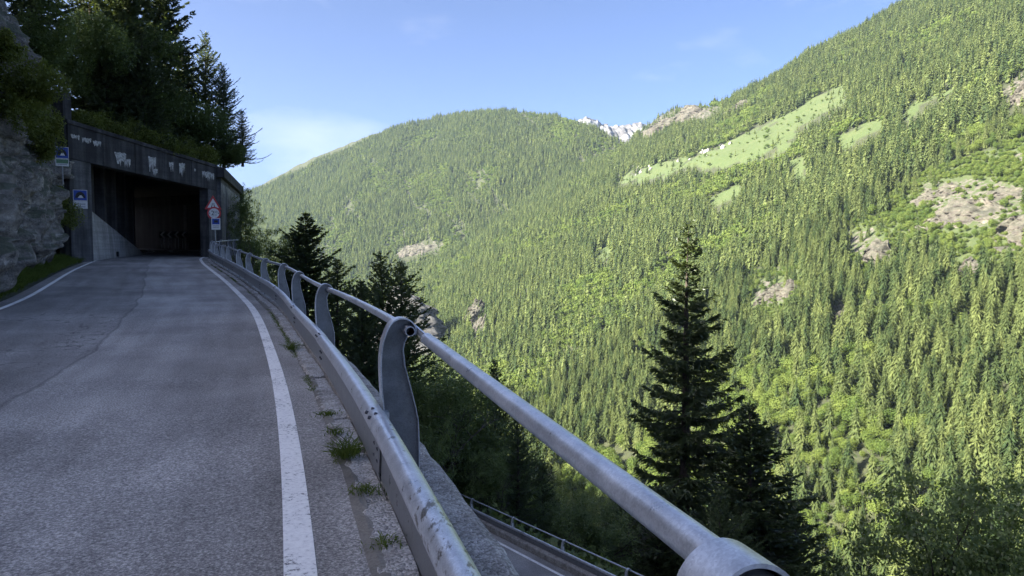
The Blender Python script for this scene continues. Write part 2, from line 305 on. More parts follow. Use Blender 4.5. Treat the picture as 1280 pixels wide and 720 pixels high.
# ------------------------------------------------------------------ mesh helpers
def link(o, parent=None):
    col.objects.link(o)
    if parent is not None: o.parent = parent
    return o
def tag(o, label=None, cat=None, group=None, kind=None):
    if label: o['label'] = label
    if cat: o['category'] = cat
    if group: o['group'] = group
    if kind: o['kind'] = kind
    return o
def empty(name, loc, rz=0.0):
    o = bpy.data.objects.new(name, None); o.empty_display_size = 0.3; o.location = loc; o.rotation_euler = (0, 0, rz); return link(o)
def mesh_np(name, V, T, smooth=False):
    """mesh from numpy vertices and equally sized faces (n,3) or (n,4)"""
    V = np.ascontiguousarray(V, np.float32); T = np.ascontiguousarray(T, np.int32); k = T.shape[1]
    me = bpy.data.meshes.new(name); me.vertices.add(len(V)); me.vertices.foreach_set('co', V.ravel())
    me.loops.add(T.size); me.loops.foreach_set('vertex_index', T.ravel())
    me.polygons.add(len(T)); me.polygons.foreach_set('loop_start', np.arange(0, T.size, k, dtype=np.int32))
    if smooth: me.polygons.foreach_set('use_smooth', np.ones(len(T), bool))
    me.update(calc_edges=True); me.validate(); return me
class MB:
    def __init__(s): s.v = []; s.f = []
    def add(s, V, Fc):
        b = len(s.v); s.v += [tuple(float(c) for c in q) for q in V]; s.f += [tuple(i + b for i in f) for f in Fc]; return s
    def loft(s, secs, closed=False, caps=True):
        n = len(secs[0]); b = len(s.v)
        for q in secs: s.v += [tuple(float(c) for c in x) for x in q]
        for i in range(len(secs) - 1):
            for j in range(n if closed else n - 1):
                k = (j + 1) % n
                s.f.append((b + i*n + j, b + i*n + k, b + (i+1)*n + k, b + (i+1)*n + j))
        if closed and caps:
            s.f.append(tuple(b + j for j in range(n))[::-1]); s.f.append(tuple(b + (len(secs)-1)*n + j for j in range(n)))
        return s
    def tube(s, path, r, n=12, caps=True):
        path = [np.array(p, float) for p in path]; secs = []
        for i, p in enumerate(path):
            t = path[min(i+1, len(path)-1)] - path[max(i-1, 0)]; t /= np.linalg.norm(t)
            a = np.array([0, 0, 1.0]) if abs(t[2]) < 0.9 else np.array([1.0, 0, 0])
            x = np.cross(t, a); x /= np.linalg.norm(x); y = np.cross(x, t)
            rr = r[i] if hasattr(r, '__len__') else r
            secs.append([p + rr * (math.cos(2*math.pi*k/n) * x + math.sin(2*math.pi*k/n) * y) for k in range(n)])
        return s.loft(secs, True, caps)
    def box(s, c, ax, ay, az, taper=1.0):
        c, ax, ay, az = (np.array(q, float) for q in (c, ax, ay, az))
        V = [c + sx*ax*(taper if sz > 0 else 1) + sy*ay*(taper if sz > 0 else 1) + sz*az for sz in (-1, 1) for sy in (-1, 1) for sx in (-1, 1)]
        return s.add(V, [(0,2,3,1), (4,5,7,6), (0,1,5,4), (2,6,7,3), (0,4,6,2), (1,3,7,5)])
    def prism(s, poly, off):
        n = len(poly); poly = [np.array(p, float) for p in poly]; off = np.array(off, float)
        return s.add(poly + [p + off for p in poly], [tuple(range(n))[::-1], tuple(range(n, 2*n))] + [(i, (i+1) % n, (i+1) % n + n, i + n) for i in range(n)])
    def build(s, name, mat, parent=None, smooth=False, bevel=0.0, origin=None):
        V = s.v
        if origin is not None: V = [(x - origin[0], y - origin[1], z - origin[2]) for x, y, z in V]
        me = bpy.data.meshes.new(name); me.from_pydata(V, [], s.f); me.update(); me.materials.append(mat)
        import bmesh
        bm = bmesh.new(); bm.from_mesh(me); bmesh.ops.recalc_face_normals(bm, faces=bm.faces)
        if bevel: bmesh.ops.bevel(bm, geom=list(bm.edges), offset=bevel, segments=1, affect='EDGES', profile=0.5)
        bm.to_mesh(me); bm.free()
        if smooth:
            me.polygons.foreach_set('use_smooth', np.ones(len(me.polygons), bool))
            try: me.set_sharp_from_angle(angle=R(40))
            except Exception: pass
        o = bpy.data.objects.new(name, me); link(o, parent)
        return o

# ------------------------------------------------------------------ the road's line: the hand-rail's course, then on through the gallery
KS = np.array([-3, 2, 6, 10, 15, 20, 26, 32, 40, 47, 51, 64, 76, 100, 140.0])
KT = np.radians([16.255, 16.483, 18.46, 19.894, 21.386, 23.482, 25.399, 26.105, 25.232, 23.8, 16.5, 16.0, 45, 92, 100])
KG = np.array([0.009, 0.008, -0.001, -0.010, 0.034, 0.010, 0.037, 0.033, 0.022, 0.034, 0.02, 0.02, 0.02, 0.02, 0.02])
_S = np.linspace(-60, 140, 1601); _ds = _S[1] - _S[0]
_th = np.interp(_S, KS, KT); _g = np.interp(_S, KS, KG)
_i0 = int(np.argmin(abs(_S)))
_cx = np.cumsum(-np.sin(_th)) * _ds; _cy = np.cumsum(np.cos(_th)) * _ds; _cz = np.cumsum(_g) * _ds
_cx += 0.702 - _cx[_i0]; _cy += 0.168 - _cy[_i0]; _cz += -0.537 - _cz[_i0]
def rail(s, d=0.0, h=0.0):
    """point at distance s along the hand-rail, d metres to its left (towards the rock), h above it; the road lies at h = -1"""
    t = np.interp(s, _S, _th)
    return np.array([np.interp(s, _S, _cx) - d * np.cos(t), np.interp(s, _S, _cy) - d * np.sin(t), np.interp(s, _S, _cz) + h])
def rdir(s):
    t = np.interp(s, _S, _th); return np.array([-np.sin(t), np.cos(t), np.interp(s, _S, _g)])
def rleft(s):
    t = np.interp(s, _S, _th); return np.array([-np.cos(t), -np.sin(t), 0.0])

# far mountain skylines (column, row of the bare ground) used to give each ridge its height
A_SKY = np.array([(-2000, 420), (500, 330), (600, 280), (700, 230), (785, 186), (800, 166), (822, 147), (845, 136), (875, 136), (900, 134), (950, 110), (1000, 78), (1060, 46), (1130, 8), (1280, -66), (1600, -170), (2600, -300)], float)
B_SKY = np.array([(-2000, 330), (0, 300), (250, 262), (300, 246), (340, 224), (400, 194), (470, 168), (560, 147), (640, 141), (690, 149), (740, 163), (785, 186), (850, 215), (1000, 290), (2000, 420)], float)
def road_near(X, Y):
    """signed distance left of the road line and the road's height there"""
    st = 8
    px_, py_, pz_, th_ = _cx[::st], _cy[::st], _cz[::st] - 1.0, _th[::st]
    # straight on behind and ahead, far away
    b = np.array([math.sin(_th[0]), -math.cos(_th[0])]); e = np.array([-math.sin(_th[-1]), math.cos(_th[-1])])
    far = np.array([20, 60, 150, 400, 900.0])
    px_ = np.r_[(px_[0] + b[0]*far)[::-1], px_, px_[-1] + e[0]*far]; py_ = np.r_[(py_[0] + b[1]*far)[::-1], py_, py_[-1] + e[1]*far]
    pz_ = np.r_[np.full(5, pz_[0]), pz_, np.full(5, pz_[-1])]
    shp = X.shape; X = X.ravel(); Y = Y.ravel(); D = np.empty(len(X)); Zr = np.empty(len(X))
    ax, ay = px_[:-1], py_[:-1]; dx = np.diff(px_); dy = np.diff(py_); L2 = dx*dx + dy*dy
    for i in range(0, len(X), 20000):
        x = X[i:i+20000, None]; y = Y[i:i+20000, None]
        t = np.clip(((x-ax)*dx + (y-ay)*dy) / L2, 0, 1); ex = x - ax - t*dx; ey = y - ay - t*dy
        q = ex*ex + ey*ey; k = np.argmin(q, 1); r = np.arange(len(k))
        sg = np.sign(dx[k]*ey[r, k] - dy[k]*ex[r, k])
        D[i:i+20000] = np.sqrt(q[r, k]) * np.where(sg == 0, 1, sg); Zr[i:i+20000] = pz_[k] + t[r, k]*(pz_[k+1] - pz_[k])
    return D.reshape(shp), Zr.reshape(shp)

LOW0 = np.array([0.0, 34.5, -12.7]); LOWD = np.array([0.507, -0.862, 0.085])      # hand-rail of the lower bend
LOWN = np.array([0.862, 0.507, 0.0])                                                # towards the valley
def lower(t, dl=0.0, h=0.0): return LOW0 + LOWD * t + LOWN * dl + np.array([0, 0, h])

def far_slope(X, Y):
    Yp = np.maximum(Y, 1.0); u = 640 + F * X / Yp
    gul = fbm(X / 260 + 0.2, Y / 520, 3.3, 4); gul2 = fbm(X / 60, Y / 90, 8.1, 3)
    q = 0.95 * X + 0.30 * Y
    zA = 0.63 * (q - 595) + 10 + 22 * gul + 5 * gul2
    qB = 0.6 * X + 0.8 * Y
    rid = fbm(X / 330 + 3.1, Y / 900 + 1.7, 5.5, 4)
    zB = 0.65 * (qB - 1900) + 55 * rid + 10 * fbm(X / 90, Y / 160, 2.2, 3)
    EA = (HZ - np.interp(u, A_SKY[:, 0], A_SKY[:, 1])) / F; EB = (HZ - np.interp(u, B_SKY[:, 0], B_SKY[:, 1])) / F
    # beyond the skyline the ground drops away again
    exA = zA - EA * Yp; zA = np.where(exA > 0, EA * Yp - np.minimum(exA * 1.3, 400), zA)
    exB = zB - EB * Yp; zB = np.where(exB > 0, EB * Yp - np.minimum(exB * 1.3, 400), zB)
    return np.maximum(zA, zB)

def height(X, Y):
    X = np.asarray(X, float); Y = np.asarray(Y, float)
    D, zr = road_near(X, Y)
    n1 = fbm(X / 14, Y / 14, 1.1, 4); n2 = fbm(X / 80, Y / 80, 4.4, 3)
    # uphill: rock step beside the verge, then the mountainside
    up = np.maximum(0, D - 7.6)
    zu = zr + np.minimum(up * 2.0, 9.0) + 0.72 * np.maximum(0, up - 4.5) + np.clip(up / 6, 0, 1) * (1.5 * n1 + 0.04 * np.minimum(up, 150) * n2 * 3)
    crest = 300 + 30 * n2
    zu = np.where(zu > crest, crest - (zu - crest) * 0.3, zu)
    # downhill: retaining slope to the lower bend, its bench, then down to the stream
    t = np.clip((X - LOW0[0]) * LOWD[0] + (Y - LOW0[1]) * LOWD[1], -60, 60)
    dl = (X - LOW0[0]) * LOWN[0] + (Y - LOW0[1]) * LOWN[1]
    zl = LOW0[2] - 1.02 + LOWD[2] * t
    dn = np.maximum(0, -D - 0.30)
    steep = zr - 0.15 - np.minimum(dn * 4.0, 3.5) - 1.6 * np.maximum(0, dn - 0.87)
    bench = np.where(dl < 0.5, zl, zl - 0.86 * (dl - 0.5) + np.clip((dl - 0.5) / 8, 0, 1) * (1.6 * n1 + 6 * n2 * np.clip(dl / 60, 0, 1)))
    zd = np.where(dl < 0.5, np.maximum(np.minimum(steep, zr), np.minimum(bench, zr - 1.0)), np.minimum(bench, zr - 0.5))
    zd = np.maximum(zd, -330)
    z = np.where(D > 0, np.where(D < 7.6, zr - 0.12, zu), np.where(D > -0.30, zr - 0.12, zd))
    return np.maximum(np.maximum(z, np.where(Y > 150, far_slope(X, Y), -1e4)), -330)

# ground cover of the far slopes, outlined where it shows
def inpoly(u, v, poly):
    r = np.zeros(u.shape, bool); n = len(poly)
    for i in range(n):
        x0, y0 = poly[i]; x1, y1 = poly[(i+1) % n]
        c = ((y0 > v) != (y1 > v)) & (u < (x1 - x0) * (v - y0) / (y1 - y0 + 1e-12) + x0); r ^= c
    return r
MEADOW = [[(895, 186), (935, 165), (985, 143), (1020, 120), (1048, 110), (1054, 128), (1015, 152), (992, 168), (978, 188), (935, 202), (890, 212), (862, 208), (868, 192)],
          [(1040, 176), (1075, 156), (1100, 152), (1098, 162), (1050, 190)], [(1118, 150), (1130, 136), (1190, 113), (1190, 119), (1140, 142), (1128, 156)],
          [(982, 205), (1004, 198), (1008, 224), (986, 228)], [(785, 216), (850, 198), (880, 204), (840, 218), (800, 228), (765, 234)],
          [(880, 250), (925, 232), (930, 240), (893, 262)], [(738, 318), (760, 308), (768, 322), (748, 330)], [(935, 375), (975, 362), (985, 385), (950, 400)]]
SCRUB = [[(1100, 245), (1165, 212), (1280, 172), (1280, 345), (1225, 350), (1150, 330), (1110, 300)], [(925, 340), (1000, 335), (1010, 400), (940, 410)], [(1045, 275), (1120, 270), (1125, 350), (1060, 350)], [(790, 440), (850, 430), (860, 470), (800, 480)]]
ROCKS = [[(1148, 232), (1200, 222), (1235, 228), (1280, 236), (1280, 312), (1250, 290), (1200, 285), (1165, 265), (1140, 258)],
         [(1060, 288), (1095, 284), (1108, 315), (1098, 340), (1078, 330), (1065, 310)], [(945, 350), (985, 345), (995, 365), (975, 382), (948, 378)],
         [(1236, 115), (1262, 100), (1280, 88), (1280, 130), (1250, 140)], [(1250, 195), (1280, 180), (1280, 205)],
         [(496, 312), (530, 302), (556, 303), (548, 314), (500, 326)], [(800, 145), (830, 133), (880, 133), (900, 140), (880, 152), (845, 152), (815, 160), (798, 170)],
         [(1150, 618), (1165, 615), (1165, 645), (1155, 690), (1142, 688)], [(1035, 380), (1055, 375), (1060, 405), (1045, 415)], [(585, 400), (610, 395), (605, 418)], [(1190, 322), (1215, 318), (1225, 340), (1200, 350)]]
def cover(X, Y, Z):
    Yp = np.maximum(Y, 1.0); u = 640 + F * X / Yp; v = HZ - F * Z / Yp
    w = 9 * 0.9
    u = u + w * vnoise(X / 25, Y / 25, 0.3); v = v + w * vnoise(X / 25 + 9, Y / 25, 0.7)
    far = Y > 150
    md = np.zeros(u.shape, bool); rk = np.zeros(u.shape, bool)
    for q in MEADOW: md |= inpoly(u, v, q)
    for q in ROCKS: rk |= inpoly(u, v, q)
    return rk & far, md & far
def inany(u, v, polys):
    r = np.zeros(u.shape, bool)
    for q in polys: r |= inpoly(u, v, q)
    return r

# ------------------------------------------------------------------ the ground: one sheet from under the road to beyond the ridges
def build_ground():
    az = np.radians(np.concatenate([np.arange(-180, -40, 2.0), np.arange(-40, -36, 0.5), np.arange(-36, 38, 0.16), np.arange(38, 44, 0.5), np.arange(44, 180, 2.0)]))
    r = np.concatenate([[0.4], np.geomspace(1.2, 140, 120), np.geomspace(146, 4700, 300)])
    A, Rr = np.meshgrid(az, r, indexing='ij')
    X = Rr * np.sin(A); Y = Rr * np.cos(A); Z = height(X, Y)
    na, nr = A.shape; idx = np.arange(na * nr).reshape(na, nr)
    a = idx; b = np.roll(idx, -1, 0)
    Q = np.stack([a[:, :-1], a[:, 1:], b[:, 1:], b[:, :-1]], -1).reshape(-1, 4)[:, ::-1]
    me = mesh_np('ground', np.stack([X, Y, Z], -1).reshape(-1, 3), Q, True)
    rk, md = cover(X.ravel(), Y.ravel(), Z.ravel())
    c = np.zeros((len(me.vertices), 4), np.float32); c[:, 3] = 1; u_ = 640 + F * X.ravel() / np.maximum(Y.ravel(), 1); v_ = HZ - F * Z.ravel() / np.maximum(Y.ravel(), 1); c[:, 0] = rk; c[:, 1] = np.maximum(md, 0.7 * (inany(u_, v_, SCRUB) & (Y.ravel() > 150)))
    at = me.color_attributes.new('cover', 'FLOAT_COLOR', 'POINT'); at.data.foreach_set('color', c.ravel())
    me.materials.append(M['terrain'])
    tag(link(bpy.data.objects.new('ground', me)), 'mountainsides and valley floor under the forest', kind='structure')
build_ground()

# snow-streaked peaks closing the valley
def build_peaks():
    u = np.linspace(690, 840, 150); Z0 = 5000.0
    sk = np.interp(u, [690, 715, 722, 730, 745, 752, 760, 772, 785, 795, 803, 815, 840], [178, 160, 151, 149, 152, 156, 159, 158, 158, 155, 156, 163, 194])
    V = []; nj = 60
    for j in range(nj):
        t = j / (nj - 1); d = t * 700
        Z = Z0 - 700 + d
        top = (HZ - sk) / F * Z0
        z = top * (1 - (1 - t) * 0.36) + 34 * fbm(u / 9, t * 7, 1.7, 4) * (1 - t) ** 0.3 + 8 * fbm(u / 2.5, t * 3, 6.1, 2)
        V.append(np.stack([(u - 640) / F * Z0, np.full_like(u, Z) + 50 * fbm(u / 6, t * 5, 3, 3), z], 1))
    for t in (0.3, 0.7, 1.0):
        V.append(np.stack([(u - 640) / F * Z0, np.full_like(u, Z0 + 250 * t), (HZ - sk) / F * Z0 * (1 - 0.5 * t) - 200 * t], 1))
    V = np.array(V); nj = V.shape[0]; ni = len(u); idx = np.arange(nj * ni).reshape(nj, ni)
    Q = np.stack([idx[:-1, :-1], idx[:-1, 1:], idx[1:, 1:], idx[1:, :-1]], -1).reshape(-1, 4)
    me = mesh_np('snowy_mountains', V.reshape(-1, 3), Q, True)
    m, n, l, p, o = new_mat('snow_and_rock')
    ge = n.new('ShaderNodeNewGeometry'); mp = n.new('ShaderNodeMapping'); mp.inputs['Rotation'].default_value = (0, 0.5, 0); mp.inputs['Scale'].default_value = (1, 0.4, 2.4); l.new(ge.outputs['Position'], mp.inputs[0])
    a = noise_node(n, l, 0.011, 6, mp.outputs[0], 0.6)
    r = ramp(n, [(0.46, (0.07, 0.068, 0.068)), (0.54, (0.10, 0.10, 0.10)), (0.60, (0.21, 0.22, 0.235))]); l.new(a.outputs['Fac'], r.inputs['Fac'])
    l.new(r.outputs['Color'], p.inputs['Base Color']); p.inputs['Roughness'].default_value = 0.8
    me.materials.append(m)
    tag(link(bpy.data.objects.new('snowy_mountains', me)), 'snow-streaked rocky peaks at the head of the valley', kind='structure')
build_peaks()

# ------------------------------------------------------------------ upper road
def ribbon(name, svals, dvals, h, mat, kind='structure', crown=None, label=None):
    V = []; UV = []
    for s in svals:
        for d in dvals:
            q = rail(s, d, -1 + h); V.append(q); UV.append((s, d))
    nd_ = len(dvals); idx = np.arange(len(V)).reshape(len(svals), nd_)
    Q = np.stack([idx[:-1, :-1], idx[1:, :-1], idx[1:, 1:], idx[:-1, 1:]], -1).reshape(-1, 4)
    me = mesh_np(name, np.array(V), Q, True)
    uvl = me.uv_layers.new(name='UVMap'); li = np.empty(len(me.loops), np.int32); me.loops.foreach_get('vertex_index', li)
    uvl.data.foreach_set('uv', np.array(UV, np.float32)[li].ravel())
    me.materials.append(mat); o = link(bpy.data.objects.new(name, me)); tag(o, label, kind=kind); return o
SR = np.concatenate([np.arange(-14, 20, 0.5), np.arange(20, 105, 1.0)])
ribbon('road', SR, np.concatenate([[0.36, 0.45], np.linspace(0.6, 6.1, 12), [6.42]]), 0.0, M['asphalt'], label='grey patched asphalt of the upper road')
def line(name, d, w, label, s0=-14, s1=75):
    V = []; sv = np.arange(s0, s1, 0.25); rs = np.random.RandomState(3)
    dv = [d - w/2, d - w/6, d + w/6, d + w/2]
    o = ribbon(name, sv, dv, 0.005, M['paint'], label=label); return o
line('edge_line_right', 0.70, 0.15, 'worn white edge line beside the guard rail')
line('edge_line_left', 6.03, 0.13, 'white edge line beside the rock wall')

# concrete coping that carries the guard rail
def loft_rail(mb, svals, prof, jit=0.0, seed=0):
    rs = np.random.RandomState(seed)
    secs = [[rail(s, d, h) + rs.normal(0, jit, 3) for d, h in prof] for s in svals]
    return mb.loft(secs, True)
mb = MB(); loft_rail(mb, np.arange(-12, 49.01, 0.25), [(0.16, -1.35), (0.16, -0.965), (0.13, -0.945), (-0.02, -0.94), (-0.2, -0.945), (-0.26, -0.975), (-0.29, -1.4), (-0.30, -4.5)], 0.006, 1)
tag(mb.build('retaining_wall', M['kerb'], smooth=False), 'concrete retaining wall and coping under the upper guard rail', 'retaining wall')
# kerbstones along the asphalt, each its own block
kerb = empty('kerb', tuple(rail(3, 0.27, -1))); tag(kerb, 'row of worn concrete kerbstones between asphalt and guard rail', 'kerb')
rs = np.random.RandomState(11); s = -10.0; KO = tuple(rail(3, 0.27, -1))
while s < 47.5:
    L = rs.uniform(0.95, 1.25); g = rs.uniform(0.015, 0.05); tilt = rs.normal(0, 0.008); off = rs.normal(0, 0.008); hh = -0.982 + rs.normal(0, 0.007)
    mb = MB(); secs = []
    for k in range(13):
        q = s + (L - g) * k / 12; e = 0.014 if k in (0, 12) else 0.0
        w = lambda a: rs.normal(0, a)
        secs.append([rail(q, 0.375 + off + w(.008) - e, -1.25), rail(q, 0.375 + off + w(.012) - e, hh - 0.025 - e + w(.006)), rail(q, 0.335 + off + w(.012), hh - e + w(.006)), rail(q, 0.25, hh + tilt - e + w(.004)), rail(q, 0.172, hh + tilt - e + w(.003)), rail(q, 0.17, -1.25)])
    mb.loft(secs, True); mb.build('kerbstone', M['kerb'], kerb, origin=KO)
    s += L

mb = MB(); rs = np.random.RandomState(21); sv = np.arange(-10, 47, 0.12)
wd0 = 0.378 + 0.025 * fbm(sv / 1.3, sv * 0, 2.2, 4) + 0.05 * np.clip(fbm(sv / 4, sv * 0, 7.7, 2) * 2, 0, 1)
mb.loft([[rail(s, 0.30, -0.998 + 0.01), rail(s, w - 0.05, -0.985 + rs.normal(0, .006)), rail(s, w, -0.996 + rs.normal(0, .002))] for s, w in zip(sv, wd0)])
tag(mb.build('roadside_dirt', M['dirt']), 'dark dirt gathered in the gap along the kerb', kind='structure')

# ------------------------------------------------------------------ guard rail
POST_L = [(-0.10, -1.06), (-0.125, -0.8), (-0.15, -0.55), (-0.165, -0.40), (-0.172, -0.27), (-0.172, -0.185), (-0.163, -0.095), (-0.145, -0.03), (-0.12, 0.03), (-0.088, 0.062), (-0.05, 0.075), (-0.01, 0.068), (0.025, 0.045), (0.045, 0.005), (0.035, -0.03)]
def _smooth(P, k=3):
    for _ in range(k):
        Q = [P[0]]
        for a, b in zip(P[:-1], P[1:]): Q += [(.75*a[0]+.25*b[0], .75*a[1]+.25*b[1]), (.25*a[0]+.75*b[0], .25*a[1]+.75*b[1])]
        P = Q + [P[-1]]
    return P
POST_L = _smooth(POST_L, 2)
POST_R = [(0.0, -0.045), (-0.02, -0.085), (-0.028, -0.13), (-0.017, -0.235), (0.015, -0.36), (0.047, -0.49), (0.066, -0.59), (0.07, -0.72), (0.07, -1.06)]
W_PROF = [(-0.02, 0.125), (-0.012, 0.148), (0.008, 0.165), (0.034, 0.172), (0.060, 0.166), (0.080, 0.148), (0.090, 0.122), (0.088, 0.092), (0.074, 0.066), (0.046, 0.048), (0.030, 0.044)]
PLATE = [(0.031, 0.060), (0.031, 0.02), (0.036, -0.08), (0.040, -0.165), (0.034, -0.195), (0.006, -0.202)]
def add_post(P, T, N, parent, origin, mats, detail=True, scale=1.0):
    """N points to the road side; T along the rail, away from the viewer; P at the tube's centre"""
    f = lambda e, z, a=0.0: P - N * e * scale + np.array([0, 0, z * scale]) + T * a
    out = POST_L + POST_R
    m = MB(); m.prism([f(e, z, 0.0) for e, z in out], T * 0.007)
    post = m.build('post', mats['post'], parent, origin=origin)
    # flange folded round the road side and over the hand-rail
    w = 0.105
    m = MB(); secs = []
    pts = POST_L
    for i, (e, z) in enumerate(pts):
        a = pts[max(0, i-1)]; b = pts[min(len(pts)-1, i+1)]; nx, nz = -(b[1]-a[1]), (b[0]-a[0]); k = math.hypot(nx, nz); nx, nz = nx/k*0.009, nz/k*0.009
        secs.append([f(e+nx, z+nz, -w), f(e, z, -w), f(e, z, 0.006), f(e+nx, z+nz, 0.006)])
    m.loft(secs, True); m.build('flange', mats['galv'], post, True, origin=origin)
    if detail:
        m = MB(); secs = []
        for i, (e, z) in enumerate(POST_R):
            secs.append([f(e, z, -0.03), f(e+0.006, z, -0.03), f(e+0.006, z, 0.008), f(e, z, 0.008)])
        m.loft(secs, True); m.build('return_flange', mats['galv'], post, True, origin=origin)
    return post
PS = [-2.6, 1.25, 4.75, 10.25, 14.5, 17.75, 22.25, 26.75, 30.0, 34.25, 37.0, 41.5, 44.75, 48.2]
GR = empty('guard_rail', tuple(rail(4.75, 0, -1))); GO = tuple(GR.location)
tag(GR, 'galvanised guard rail with tubular hand rail along the upper road', 'guard rail')
for i, s in enumerate(PS):
    P = rail(s); N = rleft(s); T = rdir(s); T /= np.linalg.norm(T)
    if s == 1.25: P = px(930, 730, 1.29)
    elif s < 1: P = px(925, 724, 1.29) + (px(925, 724, 1.29) - px(533, 424, 4.5)) * 1.1
    post = add_post(P, T, N, GR, GO, M, True, 0.90 if s < 2 else 1.0)
    # spacer between post and beam
    m = MB(); m.box(rail(s, 0.175, -0.62), T * 0.05, N * 0.055, np.array([0, 0, 0.10]))
    m.build('spacer', M['galv'], post, origin=GO)
# rail going on past the pier
EXT = [np.array(q) for q in ((-18.75, 46.5, 0.47), (-18.62, 47.6, 0.55), (-18.72, 49.3, 0.62), (-19.02, 51.0, 0.66), (-19.42, 52.6, 0.68))]
for a, b in ((1, 2), (2, 3), (3, 4)):
    T = EXT[b] - EXT[a]; T[2] = 0; T /= np.linalg.norm(T); add_post(EXT[a], T, np.array([-T[1], T[0], 0]), GR, GO, M, False)
# hand-rail tubes
def hollow(name, path, r, t=0.005):
    m = MB(); m.tube(path, r, 20, False); o = m.build(name, M['galv'], GR, True, origin=GO)
    mi = MB(); mi.tube(path, r - t, 20, False)
    n = 20
    for A, B in ((m.v[:n], mi.v[:n]), (m.v[-n:], mi.v[-n:])):
        e = MB(); e.add(list(A) + list(B), [(j, (j+1) % n, n + (j+1) % n, n + j) for j in range(n)]); e.build('tube_rim', M['galv'], o, origin=GO)
    mi.build('tube_bore', M['black'], o, True, origin=GO)
    return o
hollow('hand_rail', [rail(s) for s in np.arange(4.60, 17.8, 0.45)], 0.031)
hollow('hand_rail', [rail(s) for s in np.linspace(17.8, 34.2, 36)], 0.030)
hollow('hand_rail', [rail(s) for s in np.linspace(34.2, 48.6, 30)] + EXT, 0.030)
nearN = rleft(2)
near_a = px(533, 424, 4.5); near_b = px(928, 728, 1.29)
nd_dir = (near_b - near_a) / np.linalg.norm(near_b - near_a)
hollow('hand_rail', [near_a + nd_dir * k for k in np.linspace(0, 7.5, 12)], 0.0375)
m = MB(); q0 = rail(4.9) - nearN * 0.045 + np.array([0, 0, 0.02]); q1 = near_a + nd_dir * 0.12
T = q1 - q0; T /= np.linalg.norm(T); m.box((q0 + q1) / 2, T * np.linalg.norm(q1 - q0) / 2, nearN * 0.006, np.array([0, 0, 0.022])); m.build('splice_bar', M['galv'], GR, origin=GO)
# W-beam in lapped lengths
bounds = [-7.5, 4.35, 8.6, 13.0, 17.4, 21.8, 26.2, 30.6, 35.0, 39.4, 43.8, 48.8]
for i in range(len(bounds) - 1):
    a, b = bounds[i], bounds[i+1]; lap = 0.16; off = 0.004 * (i % 2)
    m = MB(); secs = []
    for s in np.arange(a - lap, b + lap + 0.01, 0.275):
        T = rdir(s); f = 0.249 + 0.004 * math.sin(s * 0.9 + i) + off - 0.04
        outer = [rail(s, f + x, -0.60 + y) for x, y in W_PROF]; inner = [rail(s, f + x - 0.004, -0.60 + y * 0.985) for x, y in W_PROF[::-1]]
        secs.append(outer + inner)
    m.loft(secs, True); beam = m.build('beam', M['beam'], GR, True, origin=GO)
    m = MB(); m.loft([[rail(s, f + x, -0.60 + y) for x, y in PLATE] + [rail(s, f + x - 0.004, -0.60 + y) for x, y in PLATE[::-1]] for s in np.arange(a - lap, b + lap + 0.01, 0.55)], True); m.build('lower_plate', M['post'], beam, True, origin=GO)  # dull weathered steel with the bulge's shade put into its darker colour
    for k in (-0.07, 0.07):
        for x, y in ((0.045, 0.166), (0.080, 0.148), (0.034, -0.03), (0.036, -0.10)):
            q = rail(b + k, f + x + 0.004, -0.60 + y); nr = rleft(b); m = MB()
            m.tube([q - nr * 0.004, q + nr * 0.012 + np.array([0, 0, 0.006 * np.sign(y)])], 0.011, 6); m.build('bolt', M['darksteel'], beam, origin=GO)

# ------------------------------------------------------------------ lower bend: road, edge line, its own guard rail
def low_ribbon(name, dls, h, mat, label, ts=np.arange(-50, 26, 1.0)):
    V = [lower(t, dl, h) for t in ts for dl in dls]; k = len(dls); idx = np.arange(len(V)).reshape(len(ts), k)
    Q = np.stack([idx[:-1, :-1], idx[:-1, 1:], idx[1:, 1:], idx[1:, :-1]], -1).reshape(-1, 4)
    me = mesh_np(name, np.array(V), Q); uvl = me.uv_layers.new(name='UVMap'); uvl.data.foreach_set('uv', np.zeros(len(me.loops) * 2, np.float32))
    me.materials.append(mat); tag(link(bpy.data.objects.new(name, me)), label, kind='structure')
low_ribbon('lower_road', [-6.3, -3, -0.45], -0.96, M['asphalt'], 'grey asphalt of the lower bend below the wall')
low_ribbon('lower_edge_line', [-0.98, -0.83], -0.955, M['paint'], 'white edge line of the lower bend')
m = MB(); m.loft([[lower(t, a, b) for a, b in ((-0.42, -1.3), (-0.42, -0.72), (-0.38, -0.68), (0.25, -0.68), (0.3, -0.72), (0.32, -3.0))] for t in np.arange(-50, 26, 1.0)], True)
tag(m.build('parapet', M['kerb']), 'low concrete parapet edging the lower bend', 'parapet')
LG = empty('guard_rail', tuple(lower(0, 0, -1))); LO = tuple(LG.location)
tag(LG, 'lower guard rail with slim hand rail seen beneath the upper wall', 'guard rail')
Tl = LOWD / np.linalg.norm(LOWD)
for t in np.arange(-37.6, 22, 4.2):
    pl = add_post(lower(t), -Tl, -LOWN, LG, LO, M, False)
    m = MB(); m.box(lower(t, -0.12, -0.62), Tl * 0.05, LOWN * 0.05, np.array([0, 0, 0.4])); m.build('stanchion', M['galv'], pl, origin=LO)
m = MB(); m.tube([lower(-50), lower(26)], 0.028, 12); m.build('hand_rail', M['galv'], LG, True, origin=LO)
